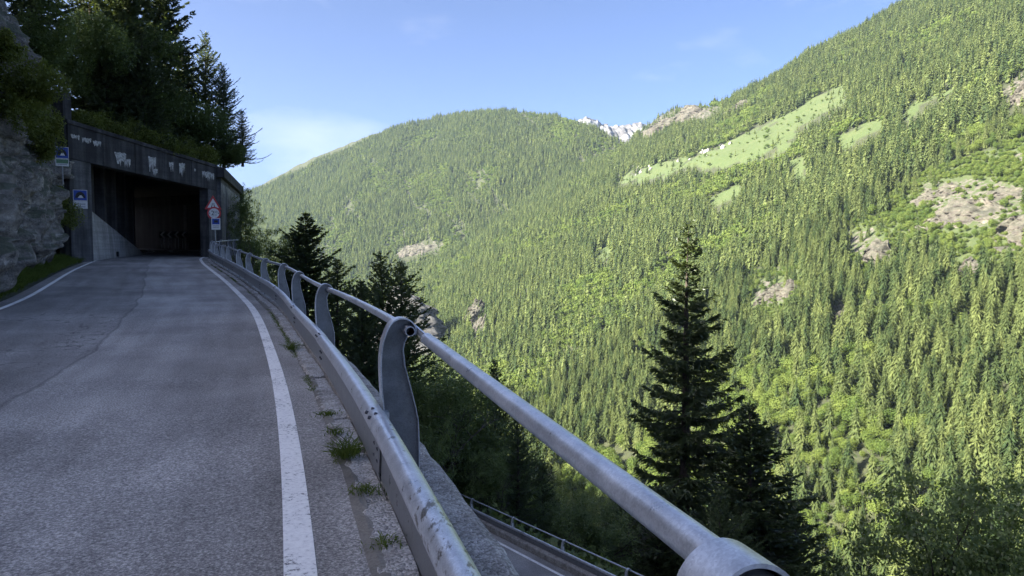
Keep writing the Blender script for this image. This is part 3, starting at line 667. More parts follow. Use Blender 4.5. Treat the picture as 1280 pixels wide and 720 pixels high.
for k in range(6):
    a, b = -48 + k * 12.3, -48 + (k + 1) * 12.3 + 0.2
    m = MB(); m.loft([[lower(t, -0.18 - x, -0.50 + y) for x, y in W_PROF] + [lower(t, -0.18 - x + 0.004, -0.50 + y) for x, y in W_PROF[::-1]] for t in (a, b)], True)
    lb = m.build('beam', M['galv'], LG, True, origin=LO)
    m = MB(); m.loft([[lower(t, -0.18 - x, -0.50 + y) for x, y in PLATE] + [lower(t, -0.18 - x + 0.004, -0.50 + y) for x, y in PLATE[::-1]] for t in (a, b)], True); m.build('lower_plate', M['post'], lb, True, origin=LO)  # same darker plate colour, holding the shade below the beam's bulge

# ------------------------------------------------------------------ rockfall gallery over the road
UP = np.array([0, 0, 1.0])
FL = np.array([-22.3, 39.5, 0]); FR = np.array([-19.0, 47.3, 0]); fd = (FR - FL) / np.linalg.norm(FR - FL); fb = np.array([-fd[1], fd[0], 0])   # along the portal, and into the mountain
GA = empty('rockfall_gallery', (-22.3, 39.5, -0.7)); GAO = tuple(GA.location)
tag(GA, 'dark stained concrete rockfall gallery with black opening over the road', 'gallery')
def gal(mb, name, mat, parent=GA, bevel=0.0): return mb.build(name, mat, parent, origin=GAO, bevel=bevel)
def fp(a, b, z): return FL + fd * a + fb * b + UP * z
# left pier with the taller stub above the lintel
m = MB(); m.prism([fp(-1.25, 0.05, -1.6), fp(0.0, 0.05, -1.6), fp(0.0, 0.05, 4.62), fp(-1.25, 0.05, 4.78)], fb * 0.9); gal(m, 'pier', M['conc'], bevel=0.02)
m = MB(); m.prism([fp(-1.45, 0.12, 4.0), fp(-0.98, 0.12, 4.0), fp(-0.95, 0.12, 8.0), fp(-1.42, 0.12, 8.05)], fb * 1.4); gal(m, 'upper_pier', M['conc_dark'], bevel=0.02)
# lintel in cast bays
La, Lb = -1.3, 8.75; nb = 5
def zl_(a): return 4.57 + (3.78 - 4.57) * a / 8.5
def zu_(a): return 6.30 + (5.22 - 6.30) * a / 8.5
edges = np.linspace(La, Lb, 6); bays = []
for k in range(5):
    a, b = edges[k] + 0.008, edges[k+1] - 0.008; j = 0.008 * (k % 2)
    lint = MB(); lint.prism([fp(a, j, zl_(a)), fp(b, j, zl_(b)), fp(b, j, zu_(b) - 0.002), fp(a, j, zu_(a))], fb * (0.7 - j)); bays.append(gal(lint, 'lintel_bay', M['conc_dark'], bevel=0.015))
lintel = bays[0]
m = MB(); m.prism([fp(La - 0.06, -0.07, zu_(La) + 0.004), fp(Lb + 0.06, -0.07, zu_(Lb) + 0.004), fp(Lb + 0.06, -0.07, zu_(Lb) + 0.2), fp(La - 0.06, -0.07, zu_(La) + 0.22)], fb * 0.9); gal(m, 'coping', M['conc_dark'], bevel=0.015)
# lime bloom runs: thin crusts standing on the concrete
rs = np.random.RandomState(4)
def crust(base, ax, w, h, parent, out):
    n = 14; pts = []
    top = [base + ax * (w * (k / n - 0.5)) + UP * rs.uniform(-0.03, 0.05) for k in range(n + 1)]
    bot = [base + ax * (w * (k / n - 0.5) * 0.85) - UP * h * max(0.15, min(1, rs.normal(0.62, 0.3))) for k in range(n + 1)]
    m = MB(); m.add(top + bot, [(k, k+1, n+2+k, n+1+k) for k in range(n)]); me = m.build('lime_streak', M['lime'], parent, origin=GAO)
    me.location = Vector(out) * 0.006
for a, w, zf, h in ((-0.9, 0.5, 0.72, 0.25), (-0.25, 0.55, 0.72, 0.3), (0.35, 0.5, 0.72, 0.3), (1.75, 0.75, 0.55, 0.75), (2.2, 0.4, 0.4, 0.5), (3.85, 0.55, 0.7, 0.85), (4.05, 0.35, 0.3, 0.45), (5.2, 0.35, 0.7, 0.55), (6.0, 0.45, 0.78, 0.85), (7.0, 0.14, 0.7, 0.2), (7.9, 0.7, 0.72, 0.6), (8.4, 0.3, 0.7, 0.4)):
    crust(fp(a, -0.004, zl_(a) + (zu_(a) - zl_(a)) * zf), fd, w, h, bays[int(np.clip(np.searchsorted(edges, a) - 1, 0, 4))], -fb)
# outer wall: front pier, solid length, then the bend, its opening filled in to keep daylight out
OW = [np.array(q) for q in ((-18.78, 48.0, 0), (-22.8, 62.3, 0), (-40.0, 72.0, 0), (-60, 76, 0))]
m = MB(); m.prism([fp(8.05, 0.02, -2.5), fp(8.72, 0.02, -2.5), fp(8.72, 0.02, 3.85), fp(8.05, 0.02, 3.9)], fb * 0.75); gal(m, 'pier', M['conc'], bevel=0.02)
wd = (OW[1] - OW[0]); wlen = np.linalg.norm(wd); wd /= wlen; wn_ = np.array([wd[1], -wd[0], 0])
for k in range(5):
    a, b = wlen * k / 5 + 0.012, wlen * (k + 1) / 5 - 0.012; j = 0.02 * (k % 2)
    q = lambda t, o, z: OW[0] + wd * t + wn_ * o + UP * z
    m = MB(); m.prism([q(a, j, -6), q(b, j, -6), q(b, j, 4.62), q(a, j, 4.62)], -wn_ * 0.45); pw = gal(m, 'wall_panel', M['conc'], bevel=0.012)
    for t in np.arange(a + 0.4, b - 0.2, 0.95):
        crust(q(t, j + 0.004, 4.3), wd, 0.55, rs.uniform(0.5, 1.0), pw, wn_)
m = MB(); m.prism([OW[0] - wd * 0.4 + wn_ * 0.25 + UP * 4.63, OW[1] + wn_ * 0.25 + UP * 4.63, OW[1] - wn_ * 0.6 + UP * 4.63, OW[0] - wd * 0.4 - wn_ * 0.6 + UP * 4.63], UP * 0.65); gal(m, 'eaves_beam', M['conc_dark'], bevel=0.02)
bd = OW[2] - OW[1]; blen = np.linalg.norm(bd); bd /= blen; bn = np.array([bd[1], -bd[0], 0])
def bp(t, o, z): return OW[1] + bd * t + bn * o + UP * z
m = MB(); m.prism([bp(-0.2, 0.2, 3.9), bp(blen, 0.2, 3.9), bp(blen, 0.2, 5.3), bp(-0.2, 0.2, 5.3)], -bn * 0.6); gal(m, 'edge_beam', M['conc_shade'])
m = MB(); m.prism([bp(0.0, 0.1, -6), bp(6.3, 0.1, -6), bp(6.45, 0.1, 3.88), bp(0.0, 0.1, 3.88)], -bn * 0.4); gal(m, 'parapet', M['conc_shade'])  # full-height infill added to block the bright opening, not a low parapet
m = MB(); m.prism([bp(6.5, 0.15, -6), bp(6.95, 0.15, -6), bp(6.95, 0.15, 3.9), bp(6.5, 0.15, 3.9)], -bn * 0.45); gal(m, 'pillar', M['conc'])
m = MB(); m.prism([bp(6.97, 0.1, -6), bp(blen, 0.1, -6), bp(blen, 0.1, 3.9), bp(6.97, 0.1, 3.9)], -bn * 0.4); gal(m, 'wall_panel', M['conc_shade'])
# rock-side wall: low battered wall sinking into the ground, columns on a rail behind it
IN = [np.array(q) for q in ((-22.35, 39.6, 0), (-25.9, 52.0, 0), (-31.5, 62.0, 0), (-42, 66, 0))]
idr = IN[1] - IN[0]; il = np.linalg.norm(idr); idr /= il; inn = np.array([-idr[1], idr[0], 0])
def ip(t, o, z): return IN[0] + idr * t + inn * o + UP * z
m = MB(); m.add([ip(0, 0.1, -1.6), ip(13.2, 0.1, -1.6), ip(13.2, 0.1, -0.2), ip(0, 0.35, 2.3), ip(0, 1.4, -1.6), ip(13.2, 1.4, -1.6), ip(13.2, 1.4, -0.2), ip(0, 1.4, 2.3)], [(0,1,2,3), (4,7,6,5), (0,3,7,4), (1,5,6,2), (3,2,6,7), (0,4,5,1)])
gal(m, 'battered_wall', M['conc_pale'])
m = MB(); m.prism([ip(5.6, 0.16, -0.42), ip(5.85, 0.16, -0.42), ip(5.85, 0.16, -0.12), ip(5.6, 0.16, -0.12)], -inn * 0.12); gal(m, 'drain_outlet', M['black'])
for t in (1.7, 4.4, 7.0, 9.6, 12.2):
    m = MB(); m.prism([ip(t, 0.45, -1), ip(t + 0.5, 0.45, -1), ip(t + 0.5, 0.45, 5.0), ip(t, 0.45, 5.0)], inn * 0.5); gal(m, 'column', M['conc_dark'])
m = MB(); m.prism([ip(-1.4, 3.2, -2), ip(14, 3.2, -2), ip(14, 3.2, 6), ip(-1.4, 3.2, 6)], inn * 1.0); gal(m, 'back_wall', M['conc_shade'])
m = MB(); m.prism([IN[1] + inn * 0.5 - UP * 2, IN[2] - UP * 2, IN[2] + UP * 5.2, IN[1] + inn * 0.5 + UP * 5.2], inn * 1.5); gal(m, 'back_wall', M['conc_shade'])
m = MB(); m.prism([IN[2] - UP * 2, IN[3] - UP * 2, IN[3] + UP * 5.2, IN[2] + UP * 5.2], np.array([-0.3, 1.0, 0]) * -1.2); gal(m, 'back_wall', M['conc_shade'])
# roof slab
fo = [fp(-1.2, 0.72, 0), fp(8.7, 0.72, 0), OW[0] - wn_ * 0.1 + wd * 0.3, OW[1] - bn * 0.1, OW[2], IN[3] + np.array([0, -2, 0]), IN[2] + inn * 3.5, IN[1] + inn * 4.5, ip(0, 4.4, 0)]
zb = [zu_(-1.2) - 0.9, zu_(8.7) - 0.5, 4.72, 4.72, 4.8, 5.3, 5.3, 5.3, 5.3]
m = MB(); V = [q + UP * z for q, z in zip(fo, zb)]; n = len(V)
m.add(V + [q + UP * 0.55 for q in V], [tuple(range(n)), tuple(range(n, 2*n))] + [(i, (i+1) % n, (i+1) % n + n, i + n) for i in range(n)]); gal(m, 'roof_slab', M['conc_shade'])

# ------------------------------------------------------------------ signs
def flat(name, pts, C, ax, ay, mat, parent, origin, lift=0.0, thick=0.003):
    """flat plate: pts in (right, up) metres about C, facing -ay"""
    m = MB(); m.prism([C + ax * x + UP * y - ay * lift for x, y in pts], ay * thick); return m.build(name, mat, parent, origin=origin)
def disc(r, n=28, cx=0, cy=0): return [(cx + r * math.cos(2*math.pi*k/n), cy + r * math.sin(2*math.pi*k/n)) for k in range(n)]
def rect(x0, y0, x1, y1): return [(x0, y0), (x1, y0), (x1, y1), (x0, y1)]
def facing(C):
    d = np.array([C[0], C[1], 0.0]); d /= np.linalg.norm(d); a = np.array([d[1], -d[0], 0]); return a, d
def text(s, size, C, ax, ay, mat, parent, origin, lift):
    cu = bpy.data.curves.new('lettering', 'FONT'); cu.body = s; cu.size = size; cu.align_x = 'CENTER'; cu.align_y = 'CENTER'; cu.extrude = 0.0005; cu.materials.append(mat)
    tmp = bpy.data.objects.new('lettering', cu); me = bpy.data.meshes.new_from_object(tmp); bpy.data.objects.remove(tmp); me.materials.clear(); me.materials.append(mat)
    o = bpy.data.objects.new('lettering', me); link(o, parent)
    p = C - ay * lift; o.matrix_local = Matrix(((ax[0], 0, -ay[0], p[0] - origin[0]), (ax[1], 0, -ay[1], p[1] - origin[1]), (0, 1, 0, p[2] - origin[2]), (0, 0, 0, 1)))
    return o
# warning / width limit / panel on one pole before the right pier
B = px(271, 318, 45.6); ax, ay = facing(B); SG = empty('road_sign', tuple(B)); SO = tuple(B)
tag(SG, 'sign pole with red triangle, red circle and small blue panel before the gallery', 'road sign')
Zs = 45.6; k = Zs / F
m = MB(); m.tube([B - UP * 0.6 + ay * 0.05, px(268.5, 246, Zs) + ay * 0.05], 0.035, 10); m.build('pole', M['signgrey'], SG, True, origin=SO)
C = px(268, 256.5, Zs)
h = 9 * k; tri = lambda f: [(-10 * k * f, -5.5 * k * f), (10 * k * f, -5.5 * k * f), (0, 12 * k * f)]
pl = flat('triangle_plate', tri(1.0), C, ax, ay, M['red'], SG, SO); flat('white_field', [(x, y + 0.005) for x, y in tri(0.66)], C, ax, ay, M['white'], pl, SO, 0.005)
for sx in (-1, 1):
    flat('narrowing_mark', [(sx * 0.12, -0.14), (sx * 0.075, -0.14), (sx * 0.03, 0.02), (sx * 0.03, 0.12), (sx * 0.06, 0.12), (sx * 0.065, 0.03)], C, ax, ay, M['black'], pl, SO, 0.010)
C = px(269, 266.8, Zs); pl = flat('round_plate', disc(8.1 * k), C, ax, ay, M['red'], SG, SO); flat('white_field', disc(6.1 * k), C, ax, ay, M['white'], pl, SO, 0.005)
text('2', 0.40, C - ax * 0.075, ax, ay, M['black'], pl, SO, 0.012); text('30', 0.20, C + ax * 0.10 + UP * 0.06, ax, ay, M['black'], pl, SO, 0.012); text('m', 0.14, C + ax * 0.10 - UP * 0.10, ax, ay, M['black'], pl, SO, 0.012)
for sx in (-1, 1): flat('side_arrow', [(sx * 0.275, -0.06), (sx * 0.275, 0.06), (sx * 0.215, 0.0)], C, ax, ay, M['black'], pl, SO, 0.010)
C = px(271, 280, Zs); pl = flat('panel', rect(-5.2 * k, -7.2 * k, 5.2 * k, 7.2 * k), C, ax, ay, M['white'], SG, SO)
flat('blue_field', rect(-4.3 * k, -0.6 * k, 4.3 * k, 6.4 * k), C, ax, ay, M['blue'], pl, SO, 0.005); flat('camera_pictogram', rect(-2.0 * k, 1.6 * k, 2.4 * k, 4.6 * k), C, ax, ay, M['black'], pl, SO, 0.010)
for yy in (-2.4, -4.2): flat('print_line', rect(-3.6 * k, (yy - .45) * k, 3.6 * k, (yy + .45) * k), C, ax, ay, M['signgrey'], pl, SO, 0.005)
# tunnel signs on the rock side
def tunnel_sign(u, v, wpx, hb, hp, Zs, pole, name, label, green):
    C = px(u, v, Zs); k = Zs / F; ax, ay = facing(C); base = px(u, pole, Zs); E_ = empty('road_sign', tuple(base)); O = tuple(base)
    tag(E_, label, 'road sign')
    m = MB(); m.tube([base + ay * 0.06, C + UP * (hb / 2) * k + ay * 0.06], 0.03, 8); m.build('pole', M['signgrey'], E_, True, origin=O)
    w = wpx * k / 2 * 0.86; b = hb * k / 2 * 0.95
    p1 = flat('plate', rect(-w, -b, w, b), C, ax, ay, M['white'], E_, O); flat('blue_field', rect(-w * .93, -b * .92, w * .93, b * .92), C, ax, ay, M['blue'], p1, O, 0.005)
    arch = [(w * .72 * math.cos(t), -b * .5 + b * 1.15 * math.sin(t)) for t in np.linspace(0, math.pi, 16)]; flat('tunnel_mouth', arch, C, ax, ay, M['black'], p1, O, 0.010)
    flat('road_mark', [(-w * .35, -b * .5), (w * .45, -b * .5), (w * .2, -b * .02), (-w * .05, -b * .02)], C, ax, ay, M['white'], p1, O, 0.015)
    C2 = C - UP * (b + hp * k / 2 + 0.015); p2 = flat('lower_plate', rect(-w, -hp * k / 2, w, hp * k / 2), C2, ax, ay, M['white'], E_, O)
    if green: flat('green_field', rect(-w * .9, -hp * k * .12, w * .9, hp * k * .42), C2, ax, ay, M['green'], p2, O, 0.005)
    for j in range(1 if green else 2): flat('print_line', rect(-w * .7, hp * k * (-.32 + .35 * j), w * .7, hp * k * (-.2 + .35 * j)), C2, ax, ay, M['signgrey'], p2, O, 0.005)
tunnel_sign(82, 192, 16.5, 15, 9, 36.0, 245, 'a', 'upper blue tunnel sign with green and white plate on thin pole', True)
tunnel_sign(103, 244.5, 18, 14, 9.5, 37.6, 268, 'b', 'lower blue tunnel sign with white plate beside the gallery pier', False)
# bend markers deep inside the gallery
for i, u in enumerate((204.5, 213, 222, 231)):
    Zc = 66.0 - i * 0.35; C = px(u, 293.5, Zc); ax, ay = facing(C); Bc = np.array([C[0], C[1], -0.3]); E_ = empty('chevron_marker', tuple(Bc)); O = tuple(Bc)
    tag(E_, ('leftmost', 'second from left', 'third from left', 'rightmost')[i] + ' white chevron board on a post in the dark gallery', 'bend marker', 'chevron boards in the gallery')
    bd_ = flat('board', rect(-0.29, -0.29, 0.29, 0.29), C, ax, ay, M['black'], E_, O)
    flat('chevron', [(0.2, 0.27), (0.02, 0.27), (-0.22, 0), (0.02, -0.27), (0.2, -0.27), (-0.03, 0)], C, ax, ay, M['white'], bd_, O, 0.006)
    for sx in (-0.12, 0.12): m = MB(); m.tube([C + ax * sx + ay * 0.05 - UP * 1.2, C + ax * sx + ay * 0.05 + UP * 0.2], 0.025, 6); m.build('post', M['signgrey'], E_, origin=O)

# ------------------------------------------------------------------ cliff beside the road
def build_cliff():
    sv = np.linspace(16, 47.2, 430); hv = np.linspace(-0.3, 15, 240)
    S_, H_ = np.meshgrid(sv, hv, indexing='ij')
    base = np.array([rail(s, 7.35, -1.05) for s in sv]); lf = np.array([rleft(s) for s in sv])
    lean = 0.10 * H_ + 0.22 * np.maximum(0, H_ - 8.5)
    P = base[:, None, :] + lf[:, None, :] * lean[..., None]; P[..., 2] += H_
    Q = P.reshape(-1, 3); s_ = S_.ravel(); h_ = H_.ravel()
    wob = np.stack([fbm(Q[:,0]/1.2, Q[:,1]/1.2, Q[:,2]/1.2, 3), fbm(Q[:,0]/1.2+7, Q[:,1]/1.2, Q[:,2]/1.2, 3), fbm(Q[:,0]/1.2, Q[:,1]/1.2+5, Q[:,2]/1.2, 3)], 1)
    out = np.zeros(len(Q))
    # split blocks of three sizes, taller than wide and leaning with the bedding; each face tilts its own way
    for cell, zs, amp, tl, crack, seed in ((2.1, 0.42, 1.15, 0.9, 0.35, 1), (0.85, 0.5, 0.42, 0.9, 0.16, 3), (0.36, 0.7, 0.15, 0.8, 0.05, 5)):
        q = (Q + Q[:, 2:3] * [0.25, -0.1, 0]) * [1, 1, zs] + 0.28 * cell * wob
        w, f1, f2, c = worley(q, cell, seed)
        out += amp * (w - 0.5) + tl * ((q - c) * np.stack([w - .5, (w * 7.3) % 1 - .5, (w * 13.7) % 1 - .5], 1)).sum(1) - crack * np.exp(-((f2 - f1) / 0.07) ** 2)
    out += 0.7 * fbm(Q[:,0]/5, Q[:,1]/5, Q[:,2]/7, 2) + 0.12 * (1 - 2 * np.abs(fbm(Q[:,0]*2.4, Q[:,1]*2.4, Q[:,2]*1.4, 3)))
    out += 0.9 * np.exp(-((s_ - 23.0 + 0.2 * h_) / 1.4) ** 4) + 0.7 * np.exp(-((s_ - 36) / 4.0) ** 4) * np.exp(-((h_ - 1.5) / 3.0) ** 4)
    out = (out - 0.25) * np.clip(0.4 + h_ / 1.6, 0.4, 1) * np.clip((47.8 - s_) / 2.5, 0.12, 1)
    Q = Q - np.repeat(lf, len(hv), 0) * out[:, None]
    Q[:, 2] += 0.15 * fbm(Q[:,0]*1.3, Q[:,1]*1.3, Q[:,2]*1.3, 2)
    idx = np.arange(len(Q)).reshape(S_.shape)
    Fc = np.stack([idx[:-1, :-1], idx[:-1, 1:], idx[1:, 1:], idx[1:, :-1]], -1).reshape(-1, 4)
    me = mesh_np('cliff', Q, Fc, False); me.materials.append(M['cliff'])
    tag(link(bpy.data.objects.new('cliff', me)), 'rough grey rock face rising beside the road', kind='structure')
    return Q.reshape(len(sv), len(hv), 3), sv, hv
CL, CLS, CLH = build_cliff()
def on_cliff(s, h):
    i = int(np.argmin(abs(CLS - s))); j = int(np.argmin(abs(CLH - h))); return CL[i, j]
# earth and rubble at the foot of the cliff
mb = MB(); rs = np.random.RandomState(2); secs = []
for s in np.arange(-12, 46.6, 0.5):
    secs.append([rail(s, 6.40, -1.02), rail(s, 6.55, -0.985 + rs.normal(0, .01)), rail(s, 6.9, -0.93 + rs.normal(0, .02)), rail(s, 7.5, -0.7 + rs.normal(0, .05)), rail(s, 8.4, -0.3)])
mb.loft(secs); tag(mb.build('verge', M['terrain'], smooth=True), 'strip of earth along the foot of the rock', kind='structure')

# ------------------------------------------------------------------ plants
class Cards:
    """collects leaf-sized faces in numpy chunks"""
    def __init__(s): s.V = []; s.T = []; s.n = 0
    def quads(s, base, axis, side, L, W, tipw=0.25):
        """lance-shaped faces: base point, unit axis, unit side vector, length, width -> two triangles pairs"""
        L = np.asarray(L)[:, None]; W = np.asarray(W)[:, None]; k = len(base)
        v = np.stack([base, base + axis * L * 0.45 + side * W * 0.5, base + axis * L, base + axis * L * 0.45 - side * W * 0.5], 1).reshape(-1, 3)
        i = s.n + 4 * np.arange(k)[:, None]; s.V.append(v); s.T.append(np.concatenate([i + [0, 1, 2], i + [0, 2, 3]])); s.n += 4 * k
    def mesh(s, name, mat):
        me = mesh_np(name, np.concatenate(s.V), np.concatenate(s.T)); me.materials.append(mat); return me
def unit(a): return a / (np.linalg.norm(a, axis=-1, keepdims=True) + 1e-9)
def spruce_meshes(seed, H, Rm, whorl=0.42, per=6, droop=0.35, up=0.25, dens=1.0, twl=0.42, tww=0.075, hang=0.6, bare=0.06, taper=0.85, mat='spruce', irregular=0.22, gap=0.0):
    """Norway spruce / larch: trunk, drooping whorls of limbs, twigs along every limb"""
    rs = np.random.RandomState(seed); C = Cards(); tr = MB()
    lean = rs.normal(0, 0.008, 2)
    ax = lambda z: np.array([lean[0] * z + 0.04 * math.sin(z * 0.5), lean[1] * z + 0.04 * math.cos(z * 0.37), z])
    tr.tube([ax(H * t) for t in np.linspace(0, 1, 14)], [max(0.012, 0.017 * H * (1 - t) ** 0.9 * (1.25 if t == 0 else 1)) for t in np.linspace(0, 1, 14)], 8)
    z = H * bare + 0.3; BR = []
    while z < H - 0.12:
        t = z / H; base_L = Rm * (1 - t) ** taper * (0.55 + 0.45 * min(1, t / 0.12)) + 0.10
        nb = max(3, int(round(per * (0.7 + 0.3 * (1 - t))))); a0 = rs.rand() * 6.28; wl_ = 1 + irregular * rs.normal()
        for b in range(nb):
            if rs.rand() < gap: continue
            a = a0 + 6.283 * b / nb + rs.normal(0, 0.2); L = base_L * max(0.35, wl_ * (1 + irregular * rs.normal()))
            BR.append((z + rs.normal(0, whorl * 0.22), a, L, t))
        z += whorl * (0.55 + 0.45 * (1 - t)) * rs.uniform(0.7, 1.3)
    for z, a, L, t in BR:
        d = np.array([math.cos(a), math.sin(a), 0]); sd = np.array([-d[1], d[0], 0])
        el = up * (t ** 1.5) * 2.4 - droop * (1 - t) + rs.normal(0, 0.07)
        K = 7; f = np.linspace(0, 1, K)
        zz = L * (el * f - 0.20 * (1 - t) * np.sin(f * 2.6) + 0.16 * f ** 3)
        P = ax(z) + d * (L * f * 0.97)[:, None] + np.array([0, 0, 1]) * zz[:, None] + sd * (L * 0.06 * rs.normal() * f ** 2)[:, None]
        tr.tube([P[0], P[2], P[4], P[5]], [0.008 + 0.007 * L, 0.006 + 0.005 * L, 0.004 + 0.003 * L, 0.003], 3, False)
        nt = int(max(6, L / 0.085 * dens)); ft = np.sort(np.clip(rs.beta(1.35, 0.95, nt), 0.06, 1.0))
        B = np.stack([np.interp(ft, f, P[:, i]) for i in range(3)], 1)
        sg = np.where(rs.rand(nt) < 0.5, -1, 1)
        fwd = rs.uniform(0.35, 0.9, nt)
        vx = d * fwd[:, None] + sd * (sg * rs.uniform(0.35, 1.0, nt))[:, None] + np.array([0, 0, -1]) * (hang * rs.uniform(0.1, 1.0, nt) * (1 - t * 0.75))[:, None] + np.array([0, 0, 1]) * (0.45 * t)
        vx = unit(vx + rs.normal(0, 0.12, (nt, 3)))
        ll = twl * (0.45 + 0.75 * (1 - ft) ** 0.5) * rs.uniform(0.6, 1.25, nt) * min(1.0, 0.4 + L / 2.5)
        s1 = unit(np.cross(vx, rs.normal(0, 1, (nt, 3)))); C.quads(B, vx, s1, ll, tww * rs.uniform(0.8, 1.3, nt))
        s2 = unit(np.cross(vx, s1)); C.quads(B, vx, s2, ll * 0.95, tww * rs.uniform(0.8, 1.3, nt))
        # side sprays on every twig
        k = rs.randint(0, nt, nt); v3 = unit(vx[k] + s1[k] * rs.choice([-1, 1], nt)[:, None] * 0.8 + np.array([0, 0, -0.35 * hang]))
        b3 = B[k] + vx[k] * (ll[k] * rs.uniform(0.15, 0.7, nt))[:, None]
        C.quads(b3, v3, unit(np.cross(v3, rs.normal(0, 1, (nt, 3)))), ll[k] * 0.6, tww * 0.9 * np.ones(nt))
    # leader
    n = 14; B = ax(H) - np.array([0, 0, 1]) * rs.uniform(0, 0.8, n)[:, None]; v = unit(rs.normal(0, 0.6, (n, 3)) + [0, 0, 0.9]); C.quads(B, v, unit(np.cross(v, rs.normal(0, 1, (n, 3)))), np.full(n, twl * 0.7), np.full(n, tww))
    return C.mesh('crown', M[mat]), tr
def broad_meshes(seed, H, Rm, n_tips=260, leaves=45, leaf=0.13, clump=0.55, low=0.25, mat='leaf', stems=1, flat_=0.6):
    rs = np.random.RandomState(seed); C = Cards(); tr = MB(); tips = []
    def grow(p, v, L, r, lev):
        n = 4; P = [p]
        for k in range(n):
            v = v + rs.normal(0, 0.10, 3) + np.array([0, 0, 0.03]); v /= np.linalg.norm(v); P.append(P[-1] + v * L / n)
        tr.tube(P, [r * (1 - 0.45 * k / n) for k in range(n + 1)], 5 if lev else 7, False)
        if lev >= 3: tips.append(P[-1]); tips.append(P[2]); return
        for k in range(rs.randint(3, 5)):
            a = rs.rand() * 6.28; q = P[rs.randint(2, n + 1)]
            w = v * rs.uniform(0.45, 0.9) + np.array([math.cos(a), math.sin(a), rs.uniform(-0.1, 0.6)]) * rs.uniform(0.6, 1.0); w /= np.linalg.norm(w)
            grow(q, w, L * rs.uniform(0.5, 0.75), r * 0.52, lev + 1)
        tips.append(P[-1])
    for s in range(stems):
        a = rs.rand() * 6.28; grow(np.array([0.25 * s * math.cos(a), 0.25 * s * math.sin(a), 0.0]), unit(np.array([0.35 * math.cos(a) * (stems > 1), 0.35 * math.sin(a) * (stems > 1), 1.0])), H * 0.42, 0.020 * H / math.sqrt(stems), 0)
    T = np.array(tips)
    # spread extra clumps through the crown's volume
    ex = rs.normal(0, 1, (n_tips, 3)); ex = unit(ex) * (rs.rand(n_tips, 1) ** 0.45); ex = ex * [Rm, Rm, H * (1 - low) * 0.5] + [0, 0, H * (low + (1 - low) * 0.5)]
    T = T[rs.permutation(len(T))[:n_tips]]; T = T * [min(1.3, Rm / (abs(T[:, 0]).max() + 0.01)), min(1.3, Rm / (abs(T[:, 1]).max() + .01)), H / (T[:, 2].max() + 0.01)]
    T = np.concatenate([T, ex]); T = T[T[:, 2] > H * low * rs.uniform(0.6, 1.2, len(T))]
    for c in T:
        k = int(leaves * rs.uniform(0.5, 1.4)); o = rs.normal(0, 1, (k, 3)); o = unit(o) * (rs.rand(k, 1) ** 0.5) * clump * [1, 1, flat_] * rs.uniform(0.6, 1.3)
        v = unit(rs.normal(0, 1, (k, 3)) * [1, 1, 0.5] + o * 0.8 + [0, 0, -0.25]); sd = unit(np.cross(v, [0, 0, 1] + rs.normal(0, 0.45, (k, 3))))
        C.quads(c + o, v, sd, leaf * rs.uniform(0.7, 1.5, k), leaf * 0.62 * rs.uniform(0.7, 1.3, k))
    return C.mesh('crown', M[mat]), tr
def shrub_mesh(seed, rx, ry, rz, n=9000, leaf=0.09, mat='shrub', lobes=16, hangdown=0.0):
    """bush: a mound of leafy lobes, uneven, with holes"""
    rs = np.random.RandomState(seed); C = Cards()
    lc = unit(rs.normal(0, 1, (lobes, 3))) * (rs.rand(lobes, 1) ** 0.5) * 0.75; lc[:, 2] = np.abs(lc[:, 2]) * 0.9 - hangdown * rs.rand(lobes) * 1.2; lr = rs.uniform(0.22, 0.5, lobes)
    k = rs.randint(0, lobes, n); o = unit(rs.normal(0, 1, (n, 3))) * (0.55 + 0.45 * rs.rand(n, 1)) * lr[k][:, None]
    P = (lc[k] + o) * [rx, ry, rz]; v = unit(o * 0.7 + rs.normal(0, 0.6, (n, 3)) + [0, 0, -0.15]); sd = unit(np.cross(v, [0, 0, 1] + rs.normal(0, 0.5, (n, 3))))
    C.quads(P, v, sd, leaf * rs.uniform(0.6, 1.6, n), leaf * 0.6 * rs.uniform(0.7, 1.3, n))
    return C.mesh('crown', M[mat])
LIB = {}
def lib(key, fn):
    if key not in LIB:
        cr, tr = fn(); o = tr.build('trunk', M['bark']); me = o.data; bpy.data.objects.remove(o); LIB[key] = (cr, me)
    return LIB[key]
def plant_tree(name, key, fn, base, scale, rz, label, cat, group=None):
    cr, tm = lib(key, fn); e = empty(name, tuple(base), rz); e.scale = (scale[0], scale[0], scale[1]) if hasattr(scale, '__len__') else (scale,) * 3
    link(bpy.data.objects.new('trunk', tm), e); link(bpy.data.objects.new('crown', cr), e); tag(e, label, cat, group); return e
def ground_z(x, y): return float(height(np.array([x]), np.array([y]))[0])
SPR = {'sA': lambda: spruce_meshes(21, 26, 4.7, 0.66, 7, 0.17, 0.22, 2.9, 0.62, 0.085, 1.25, irregular=0.22, gap=0.05, taper=0.90),
       'sB': lambda: spruce_meshes(22, 16, 3.8, 0.36, 7, 0.22, 0.30, 1.9, 0.50, 0.105, 0.55),
       'sC': lambda: spruce_meshes(23, 15, 3.2, 0.34, 7, 0.10, 0.35, 1.9, 0.42, 0.095, 0.35),
       'lA': lambda: spruce_meshes(24, 15, 3.8, 0.34, 7, -0.10, 0.35, 1.9, 0.36, 0.075, 0.25, mat='larch', irregular=0.24, gap=0.10, taper=0.75),
       'lB': lambda: spruce_meshes(25, 14, 2.8, 0.32, 7, -0.12, 0.30, 1.9, 0.34, 0.075, 0.3, mat='larch', irregular=0.3, gap=0.1, taper=0.75)}
SH = {'sA': 26, 'sB': 16, 'sC': 15, 'lA': 15, 'lB': 14}
